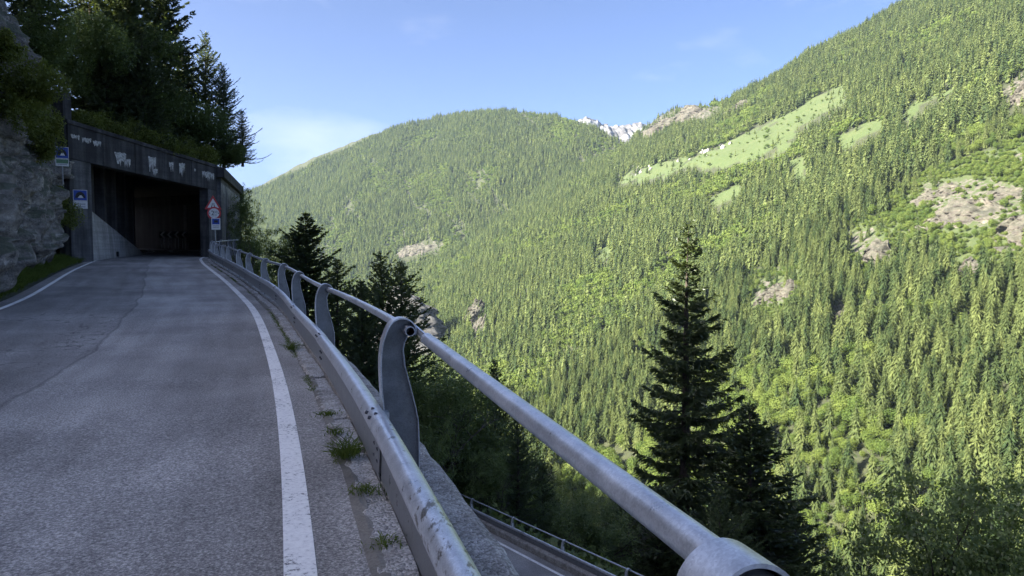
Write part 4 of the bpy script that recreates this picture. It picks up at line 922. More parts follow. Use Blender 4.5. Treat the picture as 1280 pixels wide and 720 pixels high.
def conifer(key, u, v, Z, label, name='spruce_tree', H=None, wide=1.0, rz=None, sink=0.0):
    """conifer whose tip shows at (u, v) at depth Z; it stands on the slope there (or is H tall on its own ledge)"""
    top = px(u, v, Z); g = ground_z(top[0], top[1]) - 0.3 - sink
    h = top[2] - g if H is None else H
    if H is not None and u > 105 and top[2] - h < 5.9: h = top[2] - 5.9
    s = h / SH[key]; print('TREE', name, key, 'H=%.1f ground=%.1f' % (h, g))
    return plant_tree(name, key, SPR[key], (top[0], top[1], top[2] - h), (s * wide, s), rz if rz is not None else (u * 1.7 % 6.28), label, 'tree')
# --- trees beyond the rail
conifer('sA', 859, 281, 52, 'tall dark lone spruce standing out against the sunlit slope', rz=0.4, wide=1.15)
conifer('sB', 944, 508, 47, 'dense dark spruce crowding the foot of the tall lone spruce', wide=1.3)
conifer('sC', 1002, 640, 60, 'low dark spruce tip just right of the dense spruce', wide=1.2)
conifer('sB', 384, 266, 62, 'dark spruce peeping over the guard rail left of the paired larches', wide=1.3)
conifer('lB', 420, 325, 58, 'lighter narrow conifer tucked behind the dark spruce by the rail', 'larch_tree', wide=1.35)
conifer('lA', 478, 317, 50, 'larger of two feathery larches behind the guard rail', 'larch_tree', wide=1.15)
conifer('lB', 503, 328, 52, 'smaller larch close against its bigger neighbour by the rail', 'larch_tree', wide=1.3)
conifer('sC', 452, 352, 46, 'short dark spruce below the paired larches', wide=1.0)
conifer('lA', 618, 452, 56, 'feathery larch rising above the broadleaf trees below the rail', 'larch_tree', wide=0.75)
conifer('lB', 648, 520, 46, 'slim olive larch just above the lower guard rail', 'larch_tree', wide=1.05)
conifer('lB', 572, 478, 60, 'dark larch partly hidden by broadleaf trees below the rail', 'larch_tree', wide=1.0)
BRD = {'bA': lambda: broad_meshes(31, 12, 3.6, 260, 46, 0.17, 0.6), 'bB': lambda: broad_meshes(32, 10, 3.4, 240, 46, 0.15, 0.55, 0.12, stems=3), 'bC': lambda: broad_meshes(33, 9, 4.2, 300, 60, 0.13, 0.6, 0.3, flat_=0.25, stems=2)}
BH = {'bA': 12, 'bB': 10, 'bC': 9}
def broad(key, u, v, Z, label, wide=1.0, H=None):
    top = px(u, v, Z); g = ground_z(top[0], top[1]) - 0.3; h = top[2] - g if H is None else H; s = h / BH[key]; print('BROAD', key, 'H=%.1f' % h)
    w = s * wide if s < 1.5 else 1.5 * wide
    return plant_tree('broadleaf_tree', key, BRD[key], (top[0], top[1], top[2] - h), (w, s), u % 6.28, label, 'tree')
broad('bA', 348, 284, 66, 'dark broadleaf tree between the gallery wall and the dark spruce', 0.85)
broad('bB', 545, 452, 44, 'bushy green broadleaf tree just behind the nearest rail post', 0.9)
broad('bA', 588, 470, 50, 'taller broadleaf tree right of the nearest rail post', 0.8)
broad('bB', 530, 530, 38, 'low leafy tree under the nearest rail post', 0.8)
broad('bB', 610, 560, 42, 'shaded leafy tree above the lower guard rail', 0.8)
broad('bC', 1225, 588, 34, 'dark spreading broadleaf tree in the bottom right corner', 1.0)
broad('bC', 1282, 585, 37, 'dark leafy crown cut by the right edge of the picture', 0.9)
broad('bA', 252, 252, 84, 'dim leafy tree seen through the openings of the gallery', 1.2)
broad('bB', 240, 262, 92, 'second dim tree behind the gallery openings', 1.4)
broad('bA', 308, 232, 52, 'dark leafy tree against the end of the gallery wall', 0.5)
broad('bB', 318, 288, 60, 'low leafy tree between gallery wall and hand rail', 0.8)
# --- trees above the gallery and the road
conifer('lA', 262, 46, 56, 'feathery conifer topping the slope above the gallery', 'larch_tree', H=17, wide=0.85)
conifer('lA', 283, 84, 54, 'feathery conifer with sprays reaching out past the gallery', 'larch_tree', H=15.5, wide=0.95, rz=2.2)
conifer('lB', 306, 140, 53, 'small conifer leaning out over the gallery corner', 'larch_tree', H=11, wide=1.35, rz=1.2)
conifer('sB', 205, -62, 52, 'big dark spruce beside the feathery conifers above the gallery', H=22, wide=0.95)
conifer('sB', 160, -90, 48, 'dark spruce in the middle of the dark stand above the gallery', H=22, wide=1.0, rz=2)
conifer('sC', 122, -70, 50, 'dark spruce nearest the upper pier above the gallery', H=13, wide=1.1, rz=3)
conifer('sB', 232, 60, 55, 'shorter dark spruce filling the gap beside the feathery conifers', H=14, wide=1.2, rz=1)
conifer('sC', 185, 40, 45, 'dark young spruce low behind the gallery lintel', H=10, wide=1.2, rz=4)
conifer('sB', 50, -140, 44, 'tall dark spruce on top of the rock face', H=11, wide=1.1, rz=5.5)
conifer('sB', 140, 20, 44, 'dark bushy spruce right above the portal', H=11, wide=1.3, rz=0.5)

# --- shrubs on rock, roof and slope
def shrub(u, v, Z, r, label, seed, n=9000, leaf=0.10, mat='shrub', hang=0.0, name='shrub'):
    C = px(u, v, Z); me = shrub_mesh(seed, r[0], r[1], r[2], n, leaf, mat, hangdown=hang); o = bpy.data.objects.new(name, me); o.location = C; link(o); tag(o, label, 'shrub'); return o
shrub(38, 112, 26.5, (1.9, 1.6, 1.7), 'bright olive shrub bulging over the rock face', 41, 16000, 0.10, hang=0.9)
shrub(12, 62, 26.5, (1.1, 1.2, 0.9), 'small olive shrub above the bright bulging one', 42, 6000, 0.10, hang=0.4)
shrub(60, 150, 29, (0.8, 0.8, 1.2), 'leafy shrub trailing down the rock near the upper tunnel sign', 43, 7000, 0.09, hang=1.0)
shrub(78, 252, 34.0, (0.9, 0.9, 1.3), 'green shrub growing from the rock behind the lower tunnel sign', 44, 6000, 0.08, hang=0.7)
shrub(74, 20, 34, (1.3, 1.2, 2.4), 'dark leafy growth in the cleft of the rock face', 45, 9000, 0.11, 'leaf', 0.9)
shrub(92, 72, 41, (1.8, 1.5, 2.2), 'dark leafy shrub behind the upper pier', 46, 9000, 0.11, 'leaf', 0.9)
rs = np.random.RandomState(9)
for i, (a, hgt, nm) in enumerate(((0.2, 1.1, 'leftmost'), (1.9, 1.5, 'second'), (3.6, 1.3, 'third'), (5.2, 1.2, 'fourth'), (6.8, 1.2, 'fifth'), (8.2, 1.3, 'sixth'))):
    C = fp(a, 1.1, zu_(a) + 0.15); me = shrub_mesh(50 + i, 1.45, 1.2, hgt * 1.3, 9000, 0.10, 'shrub'); o = bpy.data.objects.new('shrub', me); o.location = C; link(o)
    tag(o, nm + ' in the row of low green shrubs on the gallery lintel' if i else 'leftmost in the row of low green shrubs on the gallery lintel', 'shrub', 'shrubs along the gallery roof')
for i, (u, v, Z, r, lab) in enumerate(((150, 110, 45, (3.0, 2.0, 2.6), 'dark shrub mound above the left half of the lintel'), (210, 140, 50, (3.0, 2.2, 2.4), 'dark shrub mound above the middle of the lintel'), (258, 165, 52, (2.6, 2.0, 2.2), 'dark shrub mound above the right end of the lintel'), (120, 60, 42, (2.6, 2.0, 3.0), 'dark shrub mound high behind the upper pier'),
        (292, 196, 52, (1.5, 1.5, 1.3), 'shrub spilling over the corner of the gallery roof'), (180, 60, 48, (3.2, 2.4, 3.0), 'dark undergrowth mound among the spruces above the gallery'))):
    shrub(u, v, Z, r, lab, 60 + i, 10000, 0.13, 'leaf', 0.3)

# --- the wooded slope below the lower bend, in the mountain's shade
def slope_wood():
    rs = np.random.RandomState(123); n = 0; placed = []
    tries = 0
    while n < 95 and tries < 8000:
        tries += 1; Z = 42 * (4.6 ** rs.rand()); u = rs.uniform(420, 1300); X = (u - 640) / F * Z
        dl = (X - LOW0[0]) * LOWN[0] + (Z - LOW0[1]) * LOWN[1]
        if dl < 2.5: continue
        g = ground_z(X, Z); v = HZ - F * g / Z
        kind = rs.choice(['bA', 'bB', 'lB', 'sC', 'lA'], p=[.30, .34, .12, .16, .08]); h = rs.uniform(6, 11) if kind[0] == 'b' else rs.uniform(9, 15)
        vt = v - F * h / Z
        # keep the outline the picture shows: low to the right, a bank of crowns on the left
        lim = np.interp(u, [420, 470, 520, 560, 640, 690, 740, 800, 860, 960, 1040, 1150, 1300], [430, 440, 450, 455, 470, 560, 610, 628, 600, 590, 645, 660, 640])
        if vt < lim or vt > 735: continue
        if any((X - a) ** 2 + (Z - b) ** 2 < 7 for a, b in placed): continue
        placed.append((X, Z)); n += 1; base = (X, Z, g - 0.3)
        if kind[0] == 'b':
            s = h / BH[kind]; plant_tree('broadleaf_tree', kind, BRD[kind], base, (s * rs.uniform(0.9, 1.25), s), rs.rand() * 6.28, 'shaded leafy tree crowded on the bank below the lower bend', 'tree', 'shaded broadleaf trees below the lower bend')
        else:
            s = h / SH[kind]; plant_tree('conifer_tree', kind, SPR[kind], base, (s * rs.uniform(0.95, 1.2), s), rs.rand() * 6.28, 'shaded young conifer crowded on the bank below the lower bend', 'tree', 'shaded conifers below the lower bend')
    print('SLOPE WOOD', n, tries)
slope_wood()
# --- undergrowth on the same bank and beside the gallery wall
def undergrowth():
    rs = np.random.RandomState(5); C = Cards(); n = 60000
    Z = 30 * (6.0 ** rs.rand(n)); u = rs.uniform(290, 1300, n); X = (u - 640) / F * Z
    D, _ = road_near(X, Z); dl = (X - LOW0[0]) * LOWN[0] + (Z - LOW0[1]) * LOWN[1]
    ok = (D < -2.0) & ((dl > 1.2) | (dl < -7.5)); X, Z = X[ok], Z[ok]; g = height(X, Z); n = len(X)
    m = fbm(X / 3, Z / 3, 1.0, 3); P = np.stack([X, Z, g + rs.rand(n) * (0.6 + 1.0 * np.clip(m + 0.4, 0, 1))], 1)
    sc = 0.22 + 0.0045 * Z
    v = unit(rs.normal(0, 1, (n, 3)) * [1, 1, .6] + [0, 0, .3]); C.quads(P, v, unit(np.cross(v, [0, 0, 1] + rs.normal(0, .4, (n, 3)))), sc * rs.uniform(.6, 1.4, n), sc * .6 * rs.uniform(.6, 1.3, n))
    tag(link(bpy.data.objects.new('undergrowth', C.mesh('undergrowth', M['leaf']))), 'low leafy undergrowth on the banks below the road', 'undergrowth', kind='stuff')
undergrowth()
# --- grass along the foot of the rock, tufts and weeds by the kerb
def blades(C, rs, P, L, W, spread, n):
    a = rs.rand(n) * 6.28; v = unit(np.stack([np.cos(a) * spread * rs.rand(n), np.sin(a) * spread * rs.rand(n), np.ones(n)], 1)); sd = unit(np.cross(v, rs.normal(0, 1, (n, 3))))
    l_ = L * rs.uniform(.5, 1.2, n); C.quads(P, v, sd, l_ * 0.6, np.full(n, W)); q = P + v * (l_ * 0.42)[:, None]; v2 = unit(v + np.stack([np.cos(a), np.sin(a), -0.5 + 0 * a], 1) * spread * 0.7); C.quads(q, v2, sd, l_ * 0.6, np.full(n, W * .8))
def grass_verge():
    rs = np.random.RandomState(8); C = Cards(); n = 34000; s = 12 + 34 * rs.rand(n); dens = fbm(s / 2.0, s * 0, 3.0, 3)
    d = 6.5 + 1.0 * rs.beta(1.6, 1.4, n) + 0.25 * np.clip(dens, -.5, .5); P = np.array([rail(a, b, -1.0) for a, b in zip(s, d)]); P[:, 2] += np.interp(d, [6.4, 6.55, 6.9, 7.5, 8.4], [-.02, .0, .06, .28, .7]) - 0.02
    k = (rs.rand(n) < np.clip(0.55 + dens, 0.15, 1)); P = P[k]; blades(C, rs, P, 0.38, 0.022, 0.9, len(P))
    tag(link(bpy.data.objects.new('grass', C.mesh('grass', M['grass']))), 'green grass along the foot of the rock', 'grass', kind='stuff')
grass_verge()
def tuft(s, d, r, L, n, label, seed, h=-0.985):
    rs = np.random.RandomState(seed); C = Cards(); o = rail(s, d, h); P = np.concatenate([rs.normal(0, r, (n, 2)), np.zeros((n, 1))], 1); blades(C, rs, P, L, 0.008, 1.0, n)
    ob = bpy.data.objects.new('grass_tuft', C.mesh('grass_tuft', M['grass'])); ob.location = o; link(ob); tag(ob, label, 'grass tuft')
def at_px(u, v):
    """place on the road surface seen at (u, v)"""
    best = None
    for s in np.arange(1, 30, 0.05):
        for d in np.arange(0.1, 0.75, 0.03):
            q = rail(s, d, -1.0); e = abs(640 + F * q[0] / q[1] - u) + abs(HZ - F * q[2] / q[1] - v)
            if best is None or e < best[0]: best = (e, s, d)
    return best[1], best[2]
for i, (u, v, r, L, n, lab) in enumerate(((432, 578, 0.045, 0.20, 170, 'largest green grass tuft growing by the kerb'), (362, 440, 0.05, 0.20, 120, 'grass tuft by the kerb farther up the road'), (408, 523, 0.05, 0.07, 90, 'low weeds in the kerb gap above the largest tuft'), (452, 622, 0.06, 0.06, 130, 'low withered weeds in the kerb gap below the largest tuft'), (478, 690, 0.05, 0.05, 80, 'tiny weeds in the kerb gap at the lower edge of the picture'), (415, 548, 0.04, 0.10, 60, 'sparse weeds beside the largest tuft'))):
    s_, d_ = at_px(u, v); tuft(s_, d_, r, L, n, lab, 90 + i)

def kerb_weeds():
    rs = np.random.RandomState(66); C = Cards(); n = 5200; s = rs.uniform(2.5, 40, n); k = fbm(s / 0.8, s * 0, 4.0, 3) > 0.08; s = s[k]; n = len(s)
    d = 0.385 + rs.normal(0, 0.022, n) + 0.02 * fbm(s / 2, s * 0, 1.0, 2); P = np.array([rail(a, b, -0.995) for a, b in zip(s, d)]); blades(C, rs, P, 0.055, 0.006, 1.3, n)
    tag(link(bpy.data.objects.new('weeds', C.mesh('weeds', M['grass']))), 'low weeds growing along the gap between asphalt and kerb', 'weeds', kind='stuff')
kerb_weeds()

# ------------------------------------------------------------------ forest on the far slopes
def far_conifer(seed, tiers, per, rad, jag, sub):
    """unit spruce: 1 m tall, dense skirts of needle sprays round a dark stem"""
    rs = np.random.RandomState(seed); C = Cards()
    for k in range(tiers):
        t = (k + 0.3) / tiers; z = 0.16 + 0.84 * t; r = rad * (1 - t) ** 0.68 * (1 + jag * rs.normal()) + 0.008
        n = max(4, int(per * (1 - 0.5 * t))); a = rs.rand() * 6.28 + 6.283 * np.arange(n) / n + rs.normal(0, 0.22, n)
        rr = r * np.clip(1 + 0.28 * rs.normal(0, 1, n), 0.45, 1.6); dz = -(0.75 + 0.45 * (1 - t)) + 0.25 * rs.normal(0, 1, n)
        v = unit(np.stack([np.cos(a), np.sin(a), dz], 1)); sd = unit(np.cross(v, [0, 0, 1.0]) + rs.normal(0, 0.25, (n, 3)))
        B = np.stack([0 * a, 0 * a, z + 0.012 * rs.normal(0, 1, n)], 1) + v * (rr * 0.12)[:, None]
        C.quads(B, v, sd, rr * 1.45, rr * (0.80 if sub == 0 else 0.26))
        for j in range(sub):
            f = rs.uniform(0.35, 0.9, n); w = unit(v + sd * rs.choice([-1, 1], n)[:, None] * rs.uniform(0.4, 0.9, n)[:, None] + [0, 0, -0.25])
            C.quads(B + v * (rr * f)[:, None], w, unit(np.cross(w, rs.normal(0, 1, (n, 3)))), rr * 0.42, rr * 0.16)
    n = 6; v = unit(np.stack([rs.normal(0, .2, n), rs.normal(0, .2, n), np.ones(n)], 1)); C.quads(np.tile([0, 0, 0.93], (n, 1)) + 0 * v, v, unit(np.cross(v, rs.normal(0, 1, (n, 3)))), np.full(n, 0.08), np.full(n, 0.02))
    # stem
    a = np.arange(5) * 6.283 / 5; st = np.concatenate([np.stack([0.012 * np.cos(a), 0.012 * np.sin(a), 0 * a - 0.05], 1), np.stack([0.004 * np.cos(a), 0.004 * np.sin(a), 0 * a + 0.9], 1)])
    i = np.arange(5); j = (i + 1) % 5; C.V.append(st); C.T.append(np.concatenate([np.stack([i, j, j + 5], 1), np.stack([i, j + 5, i + 5], 1)]) + C.n); C.n += 10
    return C.mesh('conifer', M['far_spruce'])
def far_broad(seed, n, leaf):
    rs = np.random.RandomState(seed); C = Cards(); lob = 9
    lc = unit(rs.normal(0, 1, (lob, 3))) * rs.rand(lob, 1) ** 0.5 * [0.26, 0.26, 0.24] + [0, 0, 0.6]; lr = rs.uniform(0.14, 0.24, lob)
    k = rs.randint(0, lob, n); o = unit(rs.normal(0, 1, (n, 3)) + [0, 0, 0.25]) * lr[k][:, None] * rs.uniform(0.7, 1.1, (n, 1)); nrm = unit(o + rs.normal(0, 0.06, (n, 3)))
    v = unit(np.cross(nrm, rs.normal(0, 1, (n, 3)))); C.quads(lc[k] + o - v * leaf * 0.5, v, unit(np.cross(v, nrm)), leaf * rs.uniform(.7, 1.4, n), leaf * rs.uniform(.6, 1.0, n))
    a = np.arange(5) * 6.283 / 5; st = np.concatenate([np.stack([0.02 * np.cos(a), 0.02 * np.sin(a), 0 * a - 0.05], 1), np.stack([0.01 * np.cos(a), 0.01 * np.sin(a), 0 * a + 0.6], 1)])
    i = np.arange(5); j = (i + 1) % 5; C.V.append(st); C.T.append(np.concatenate([np.stack([i, j, j + 5], 1), np.stack([i, j + 5, i + 5], 1)]) + C.n); C.n += 10
    return C.mesh('broadleaf', M['far_leaf'])
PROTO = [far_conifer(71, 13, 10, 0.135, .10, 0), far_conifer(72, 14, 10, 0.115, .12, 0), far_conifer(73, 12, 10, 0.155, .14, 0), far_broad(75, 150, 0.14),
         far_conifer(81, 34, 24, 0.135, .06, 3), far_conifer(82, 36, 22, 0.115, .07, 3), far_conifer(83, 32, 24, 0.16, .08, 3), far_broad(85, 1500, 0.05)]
def scatter():
    rs = np.random.RandomState(77); sp = 7.6
    gx, gy = np.meshgrid(np.arange(-1750, 2250, sp), np.arange(182, 4100, sp)); X = gx.ravel() + rs.uniform(-.48, .48, gx.size) * sp; Y = gy.ravel() + rs.uniform(-.48, .48, gx.size) * sp
    u = 640 + F * X / Y; m = (u > 190) & (u < 1400); X = X[m]; Y = Y[m]; u = u[m]
    Z = np.empty(len(X)); n = Y < 620; Z[n] = height(X[n], Y[n]); Z[~n] = np.maximum(far_slope(X[~n], Y[~n]), -330)
    v = HZ - F * Z / Y
    k = (v < 800); X, Y, Z, u, v = (a[k] for a in (X, Y, Z, u, v))
    # drop what the ridges hide: beyond the skyline, or behind a nearer rise
    ui = np.clip(((u - 190) / 4).astype(int), 0, 302); o = np.argsort(Y); top = np.full(303, 1e9); keep = np.zeros(len(X), bool)
    tl = (v - F * 22 / Y)
    for i in o:
        b = ui[i]
        if tl[i] < top[b] + 3: keep[i] = True
        if v[i] < top[b]: top[b] = v[i]
    X, Y, Z, u, v = (a[keep] for a in (X, Y, Z, u, v))
    rk, md = cover(X, Y, Z)
    r = rs.rand(len(X)); stand = fbm(X / 70, Y / 120, 2.0, 3); fine = fbm(X / 18, Y / 26, 5.0, 2)
    hp = F * 22 / Y; op_r = inany(u, v, ROCKS) | inany(u, v - 0.45 * hp, ROCKS) | inany(u, v - 0.85 * hp, ROCKS); op_m = inany(u, v, MEADOW) | inany(u, v - 0.45 * hp, MEADOW) | inany(u, v - 0.85 * hp, MEADOW)
    scr = inany(u, v, SCRUB)
    rib = np.abs(fbm(X / 85 + Y / 300, Y / 900, 6.6, 3))                      # gullies running down the slope
    keep = (~op_r | (r < 0.24)) & (~op_m | (r < 0.05)) & (fine + 0.5 * stand > -0.72) & (~scr | (r < 0.97)) & ((rib > 0.020) | (r < 0.2))
    # near side: nothing on the roads, open just below the lower bend
    D, _ = road_near(X, Y); dl = (X - LOW0[0]) * LOWN[0] + (Y - LOW0[1]) * LOWN[1]
    keep &= (D < -26) & (dl > 14) & (Y > 185)
    keep &= ~((abs(u - 860) < 60) & (Y < 120))
    far_thin = np.where(Y > 1700, 0.85, 1.0); keep &= rs.rand(len(X)) < far_thin
    X, Y, Z, u, v, stand, fine, scr, op_r, op_m, rib = (a[keep] for a in (X, Y, Z, u, v, stand, fine, scr, op_r, op_m, rib)); n = len(X)
    leafy = fbm(X / 110 + 4, Y / 150, 9.0, 3) + 0.05 * np.clip((v - 430) / 300, -0.3, 1) + 0.15 * rs.normal(0, 1, n)
    leafy = leafy + 0.9 * np.clip(0.09 - rib, 0, 0.09) / 0.09 * 0.4 + 0.45 * scr; br = leafy > 0.33; near = Y < 900
    kind = np.where(br, 3, rs.choice([0, 1, 2], n, p=[.4, .4, .2])) + np.where(near, 4, 0)
    hgt = np.clip(26 + 11 * stand + 5.0 * rs.normal(0, 1, n), 9, 40); hgt = np.where(br, hgt * 0.52, hgt)
    hgt = np.where(scr | op_r | op_m, hgt * rs.uniform(0.25, 0.75, n), hgt)
    wid = np.where(br, rs.uniform(1.0, 1.35, n), rs.uniform(0.95, 1.25, n) * np.where(Y > 1500, 1.12, 1.0))
    return X, Y, Z - 0.4, hgt, wid, kind, rs.rand(n) * 6.283, u, v
FX, FY, FZ, FH, FW, FKD, FRZ, FU, FVV = scatter()
def scrub():
    rs = np.random.RandomState(55); sp = 4.0
    gx, gy = np.meshgrid(np.arange(60, 1250, sp), np.arange(450, 2300, sp)); X = gx.ravel() + rs.uniform(-.5, .5, gx.size) * sp; Y = gy.ravel() + rs.uniform(-.5, .5, gx.size) * sp
    u = 640 + F * X / Y; m = (u > 780) & (u < 1330); X, Y, u = X[m], Y[m], u[m]; Z = far_slope(X, Y); v = HZ - F * Z / Y
    k = inany(u, v, SCRUB) | (inany(u, v, MEADOW) & (rs.rand(len(u)) < 0.012)); k &= (fbm(X / 16, Y / 16, 1.5, 3) > -0.12) & ~(inany(u, v, ROCKS) & (rs.rand(len(u)) < 0.8)); X, Y, Z, u, v = (a[k] for a in (X, Y, Z, u, v)); n = len(X)
    return X, Y, Z - 0.8, rs.uniform(2.5, 7.0, n), rs.uniform(1.1, 1.7, n), np.full(n, 7), rs.rand(n) * 6.28, u, v
FX, FY, FZ, FH, FW, FKD, FRZ, FU, FVV = (np.concatenate(q) for q in zip((FX, FY, FZ, FH, FW, FKD, FRZ, FU, FVV), scrub()))
print('FOREST trees', len(FX))
vis = (FU > 5) & (FU < 1275) & (FVV - F * FH / FY < 715) & (FVV - F * FH * 0.5 / FY < 716)
size = np.where(vis, FH / FY, 0); order = np.argsort(-size)[:300]
SRC = {}
first = [None] * 8
for j in order:
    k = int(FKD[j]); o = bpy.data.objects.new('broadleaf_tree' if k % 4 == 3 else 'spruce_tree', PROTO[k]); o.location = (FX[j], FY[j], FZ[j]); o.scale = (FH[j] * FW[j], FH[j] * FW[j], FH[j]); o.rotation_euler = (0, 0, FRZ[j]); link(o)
    if k % 4 == 3: tag(o, 'rounded broadleaf tree among the spruces low in the valley', 'tree', 'nearest valley broadleaf trees')
    else: tag(o, 'slender spruce in the packed forest low on the opposite slope', 'tree', 'nearest valley spruces')
    if first[k] is None: first[k] = o
rest = np.ones(len(FX), bool); rest[order] = False
def forest_object():
    ix = np.where(rest)[0]; n = len(ix)
    me = bpy.data.meshes.new('forest'); me.vertices.add(n); me.vertices.foreach_set('co', np.stack([FX[ix], FY[ix], FZ[ix]], 1).astype(np.float32).ravel())
    a = me.attributes.new('kind', 'INT', 'POINT'); a.data.foreach_set('value', FKD[ix].astype(np.int32))
    a = me.attributes.new('turn', 'FLOAT_VECTOR', 'POINT'); a.data.foreach_set('vector', np.stack([0 * FX[ix], 0 * FX[ix], FRZ[ix]], 1).astype(np.float32).ravel())
    a = me.attributes.new('size', 'FLOAT_VECTOR', 'POINT'); a.data.foreach_set('vector', np.stack([FH[ix] * FW[ix], FH[ix] * FW[ix], FH[ix]], 1).astype(np.float32).ravel())
    o = link(bpy.data.objects.new('forest', me)); tag(o, 'dense sunlit forest covering the far slopes', 'forest', kind='stuff')
    ng = bpy.data.node_groups.new('forest_trees', 'GeometryNodeTree'); ng.interface.new_socket('Geometry', in_out='INPUT', socket_type='NodeSocketGeometry'); ng.interface.new_socket('Geometry', in_out='OUTPUT', socket_type='NodeSocketGeometry')
    N = ng.nodes; L = ng.links; gi = N.new('NodeGroupInput'); go = N.new('NodeGroupOutput')
    j = N.new('GeometryNodeJoinGeometry'); infos = []
    for k in range(8):
        src = first[k]
        if src is None:
            src = bpy.data.objects.new('spruce_tree', PROTO[k]); i = int(np.where(FKD == k)[0][0]); src.location = (FX[i], FY[i], FZ[i]); src.scale = (FH[i] * FW[i], FH[i] * FW[i], FH[i]); link(src)
            tag(src, 'small spruce on the far slope', 'tree', 'nearest valley spruces' if k % 4 != 3 else 'nearest valley broadleaf trees')
            src['label'] = 'slender spruce in the packed forest low on the opposite slope' if k % 4 != 3 else 'rounded broadleaf tree among the spruces low in the valley'
            if k % 4 == 3: src.name = 'broadleaf_tree'
        q = N.new('GeometryNodeObjectInfo'); q.transform_space = 'ORIGINAL'; q.inputs['Object'].default_value = src
        g2i = N.new('GeometryNodeGeometryToInstance'); L.new(q.outputs['Geometry'], g2i.inputs[0]); infos.append(g2i)
    for g in reversed(infos): L.new(g.outputs[0], j.inputs[0])
    iop = N.new('GeometryNodeInstanceOnPoints'); iop.inputs['Pick Instance'].default_value = True
    def attr(nm, ty):
        x = N.new('GeometryNodeInputNamedAttribute'); x.data_type = ty; x.inputs['Name'].default_value = nm; return x.outputs['Attribute']
    L.new(gi.outputs[0], iop.inputs['Points']); L.new(j.outputs[0], iop.inputs['Instance']); L.new(attr('kind', 'INT'), iop.inputs['Instance Index'])
    e2r = N.new('FunctionNodeEulerToRotation'); L.new(attr('turn', 'FLOAT_VECTOR'), e2r.inputs[0]); L.new(e2r.outputs[0], iop.inputs['Rotation']); L.new(attr('size', 'FLOAT_VECTOR'), iop.inputs['Scale'])
    L.new(iop.outputs[0], go.inputs[0])
    md = o.modifiers.new('trees', 'NODES'); md.node_group = ng
forest_object()

# ------------------------------------------------------------------ crags and boulders on the far slopes
def crag_mesh(seed, w, h, dp, rough=1.0):
    """craggy rock face: front faces -Y, stands on the slope behind it"""
    rs = np.random.RandomState(seed); nu, nv = 60, 40
    U_, V_ = np.meshgrid(np.linspace(-1, 1, nu), np.linspace(0, 1, nv), indexing='ij'); prof = np.clip(1 - np.abs(U_) ** 2.2, 0, 1) ** 0.7 * (0.75 + 0.35 * fbm(U_ * 2.2 + seed, U_ * 0, 1.0, 3))
    X = U_ * w / 2 * (1 + 0.06 * fbm(V_ * 4, U_ * 0, seed * 1.3, 2)); Z = V_ * h * prof; Y = V_ ** 1.6 * dp * 0.6
    Q = np.stack([X, Y, Z], -1).reshape(-1, 3); sc = h / 6
    a, f1, f2, c = worley(Q * [1, 1, 0.8] + sc * .3 * fbm(Q[:,0]/sc, Q[:,1]/sc, Q[:,2]/sc)[:, None], sc * 1.6, seed % 9); b, g1, g2, c = worley(Q, sc * 0.6, (seed + 3) % 9)
    lay = np.floor(Q[:, 2] / (sc * 0.9) + 0.35 * Q[:, 0] / sc * 0.4 + fbm(Q[:,0]/sc/3, Q[:,2]/sc/3, 2.2, 2))
    out = rough * sc * (1.5 * (a - .5) + 0.6 * (b - .5) + 0.5 * ((lay * 0.37) % 1 - .5)) * np.clip((1 - np.abs(U_.ravel())) * 4, 0, 1)
    Q[:, 1] -= out; idx = np.arange(nu * nv).reshape(nu, nv)
    V = [Q]; T = [np.stack([idx[:-1, :-1], idx[1:, :-1], idx[1:, 1:], idx[:-1, 1:]], -1).reshape(-1, 4)]
    back = Q[idx[:, -1]] * [1, 0, 0.6] + [0, dp, -h * .2]; b0 = len(Q); V.append(back); T.append(np.stack([idx[:-1, -1], idx[1:, -1], b0 + np.arange(1, nu), b0 + np.arange(nu - 1)], -1))
    foot = Q[idx[:, 0]] * [1, 1, 0] + [0, 0, -h * .5]; b1 = b0 + nu; V.append(foot); T.append(np.stack([b1 + np.arange(nu - 1), b1 + np.arange(1, nu), idx[1:, 0], idx[:-1, 0]], -1))
    me = mesh_np('crag', np.concatenate(V), np.concatenate(T)); me.materials.append(M['crag']); return me
def on_slope(u, v):
    """point of the far slopes seen at (u, v)"""
    Y = np.geomspace(200, 4200, 1500); X = (u - 640) / F * Y; zr = (HZ - v) / F * Y; g = np.maximum(far_slope(X, Y), -330); k = np.argmax(g >= zr); return X[k], Y[k], g[k]
def crag(u, v, wpx, hpx, label, seed, yaw=None, name='rock_outcrop', rough=1.0, mat='crag'):
    x, y, z = on_slope(u, v); w, h = wpx * y / F, hpx * y / F; o = bpy.data.objects.new(name, crag_mesh(seed, w, h, h * 0.9, rough)); o.data.materials[0] = M[mat]; o.location = (x, y - h * 0.15, z - h * 0.1)
    o.rotation_euler = (0, 0, yaw if yaw is not None else -math.atan2(x, y) - 0.5); link(o); tag(o, label, 'rock outcrop')
crag(1190, 280, 120, 52, 'broad pale layered rock outcrop high on the right slope', 11)
crag(1258, 308, 90, 76, 'large broken rock face at the right edge of the slope', 12)
crag(1172, 248, 80, 26, 'narrow rock ledge above the broad layered outcrop', 13)
crag(1250, 250, 80, 26, 'thin rock band above the broken rock face', 18)
crag(1084, 332, 52, 52, 'grey crag among spruces left of the layered outcrop', 14)
crag(968, 376, 60, 36, 'low rock outcrop right of the lone spruce tip', 15)
crag(1262, 132, 56, 46, 'rock outcrop near the top of the right edge', 16)
crag(1204, 350, 44, 36, 'small dark crag below the broken rock face', 17)
crag(1046, 405, 22, 36, 'slim rock rib among spruces in mid slope', 19)
crag(848, 158, 110, 30, 'pale cliff under the wooded knoll on the skyline', 20)
crag(930, 138, 70, 16, 'broken rock band along the skyline right of the knoll', 21)
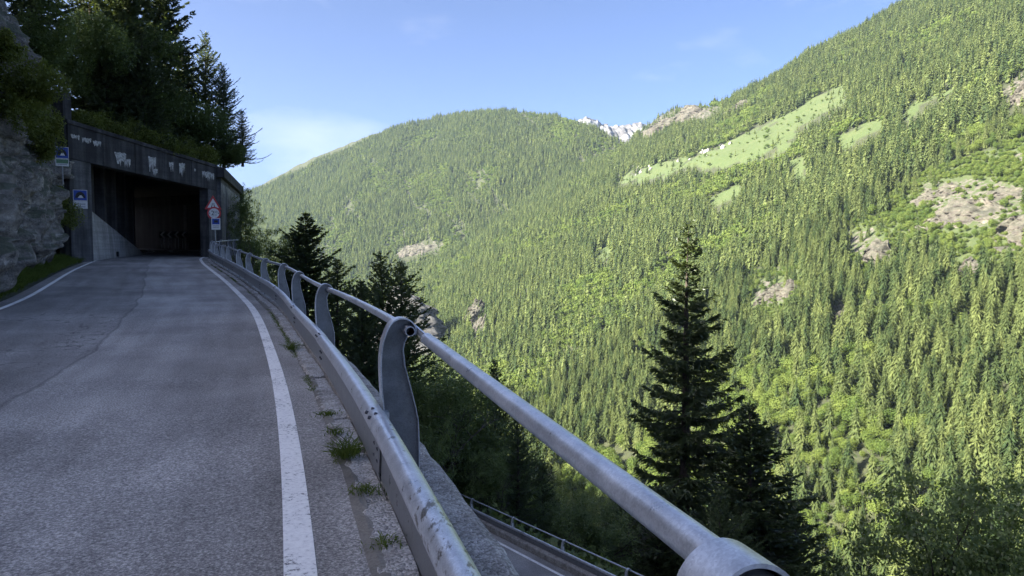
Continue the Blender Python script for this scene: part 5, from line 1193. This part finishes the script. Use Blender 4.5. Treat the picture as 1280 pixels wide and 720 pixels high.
crag(525, 318, 72, 20, 'pale scree ledge in the middle of the left slope', 22, rough=0.6)
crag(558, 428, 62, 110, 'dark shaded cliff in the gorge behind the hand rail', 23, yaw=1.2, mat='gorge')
crag(580, 410, 34, 60, 'sunlit rock flank of the gorge', 24, yaw=-0.6)
crag(1155, 680, 22, 66, 'pale landslip scar above the corner tree', 25)
crag(597, 412, 26, 24, 'pale scree streak right of the gorge', 26, rough=0.5)
# boulders strewn along the lower edge of the meadow
def boulder_mesh(seed):
    import bmesh
    bm = bmesh.new(); bmesh.ops.create_icosphere(bm, subdivisions=2, radius=1.0); rs = np.random.RandomState(seed)
    for _ in range(6):
        nrm = unit(rs.normal(0, 1, 3)); d = rs.uniform(0.55, 0.85)
        for v in bm.verts:
            e = v.co.dot(Vector(nrm)) - d
            if e > 0: v.co -= Vector(nrm) * e
    me = bpy.data.meshes.new('boulder'); bm.to_mesh(me); bm.free(); me.materials.append(M['boulder']); return me
BM = [boulder_mesh(s) for s in range(4)]; rs = np.random.RandomState(31)
for i in range(60):
    t = rs.rand(); u = np.interp(t, [0, .35, .6, .85, 1], [745, 800, 850, 885, 912]) + rs.normal(0, 7); v = np.interp(t, [0, .35, .6, .85, 1], [222, 212, 190, 186, 176]) + rs.normal(0, 5)
    x, y, z = on_slope(u, v); r = rs.uniform(1.5, 5.0); o = bpy.data.objects.new('boulder', BM[i % 4]); o.location = (x, y, z + r * 0.2); o.scale = (r * 1.4, r * 1.1, r); o.rotation_euler = tuple(rs.rand(3) * 6.28); link(o)
    tag(o, 'pale boulder strewn along the lower edge of the high meadow', 'boulder', 'boulders below the high meadow')

# ------------------------------------------------------------------ air
m = MB(); m.box((0, 400, 330), (5200, 0, 0), (0, 5250, 0), (0, 0, 661.5)); hz = m.build('haze', bpy.data.materials.new('haze'))
mt = hz.data.materials[0]; mt.use_nodes = True; N = mt.node_tree.nodes; N.clear(); vo = N.new('ShaderNodeOutputMaterial'); pv = N.new('ShaderNodeVolumePrincipled')
pv.inputs['Color'].default_value = (0.55, 0.74, 1.0, 1); pv.inputs['Density'].default_value = 0.000021; pv.inputs['Anisotropy'].default_value = 0.0
mt.node_tree.links.new(pv.outputs[0], vo.inputs['Volume']); tag(hz, 'thin blue haze in the valley air', 'haze', kind='stuff')
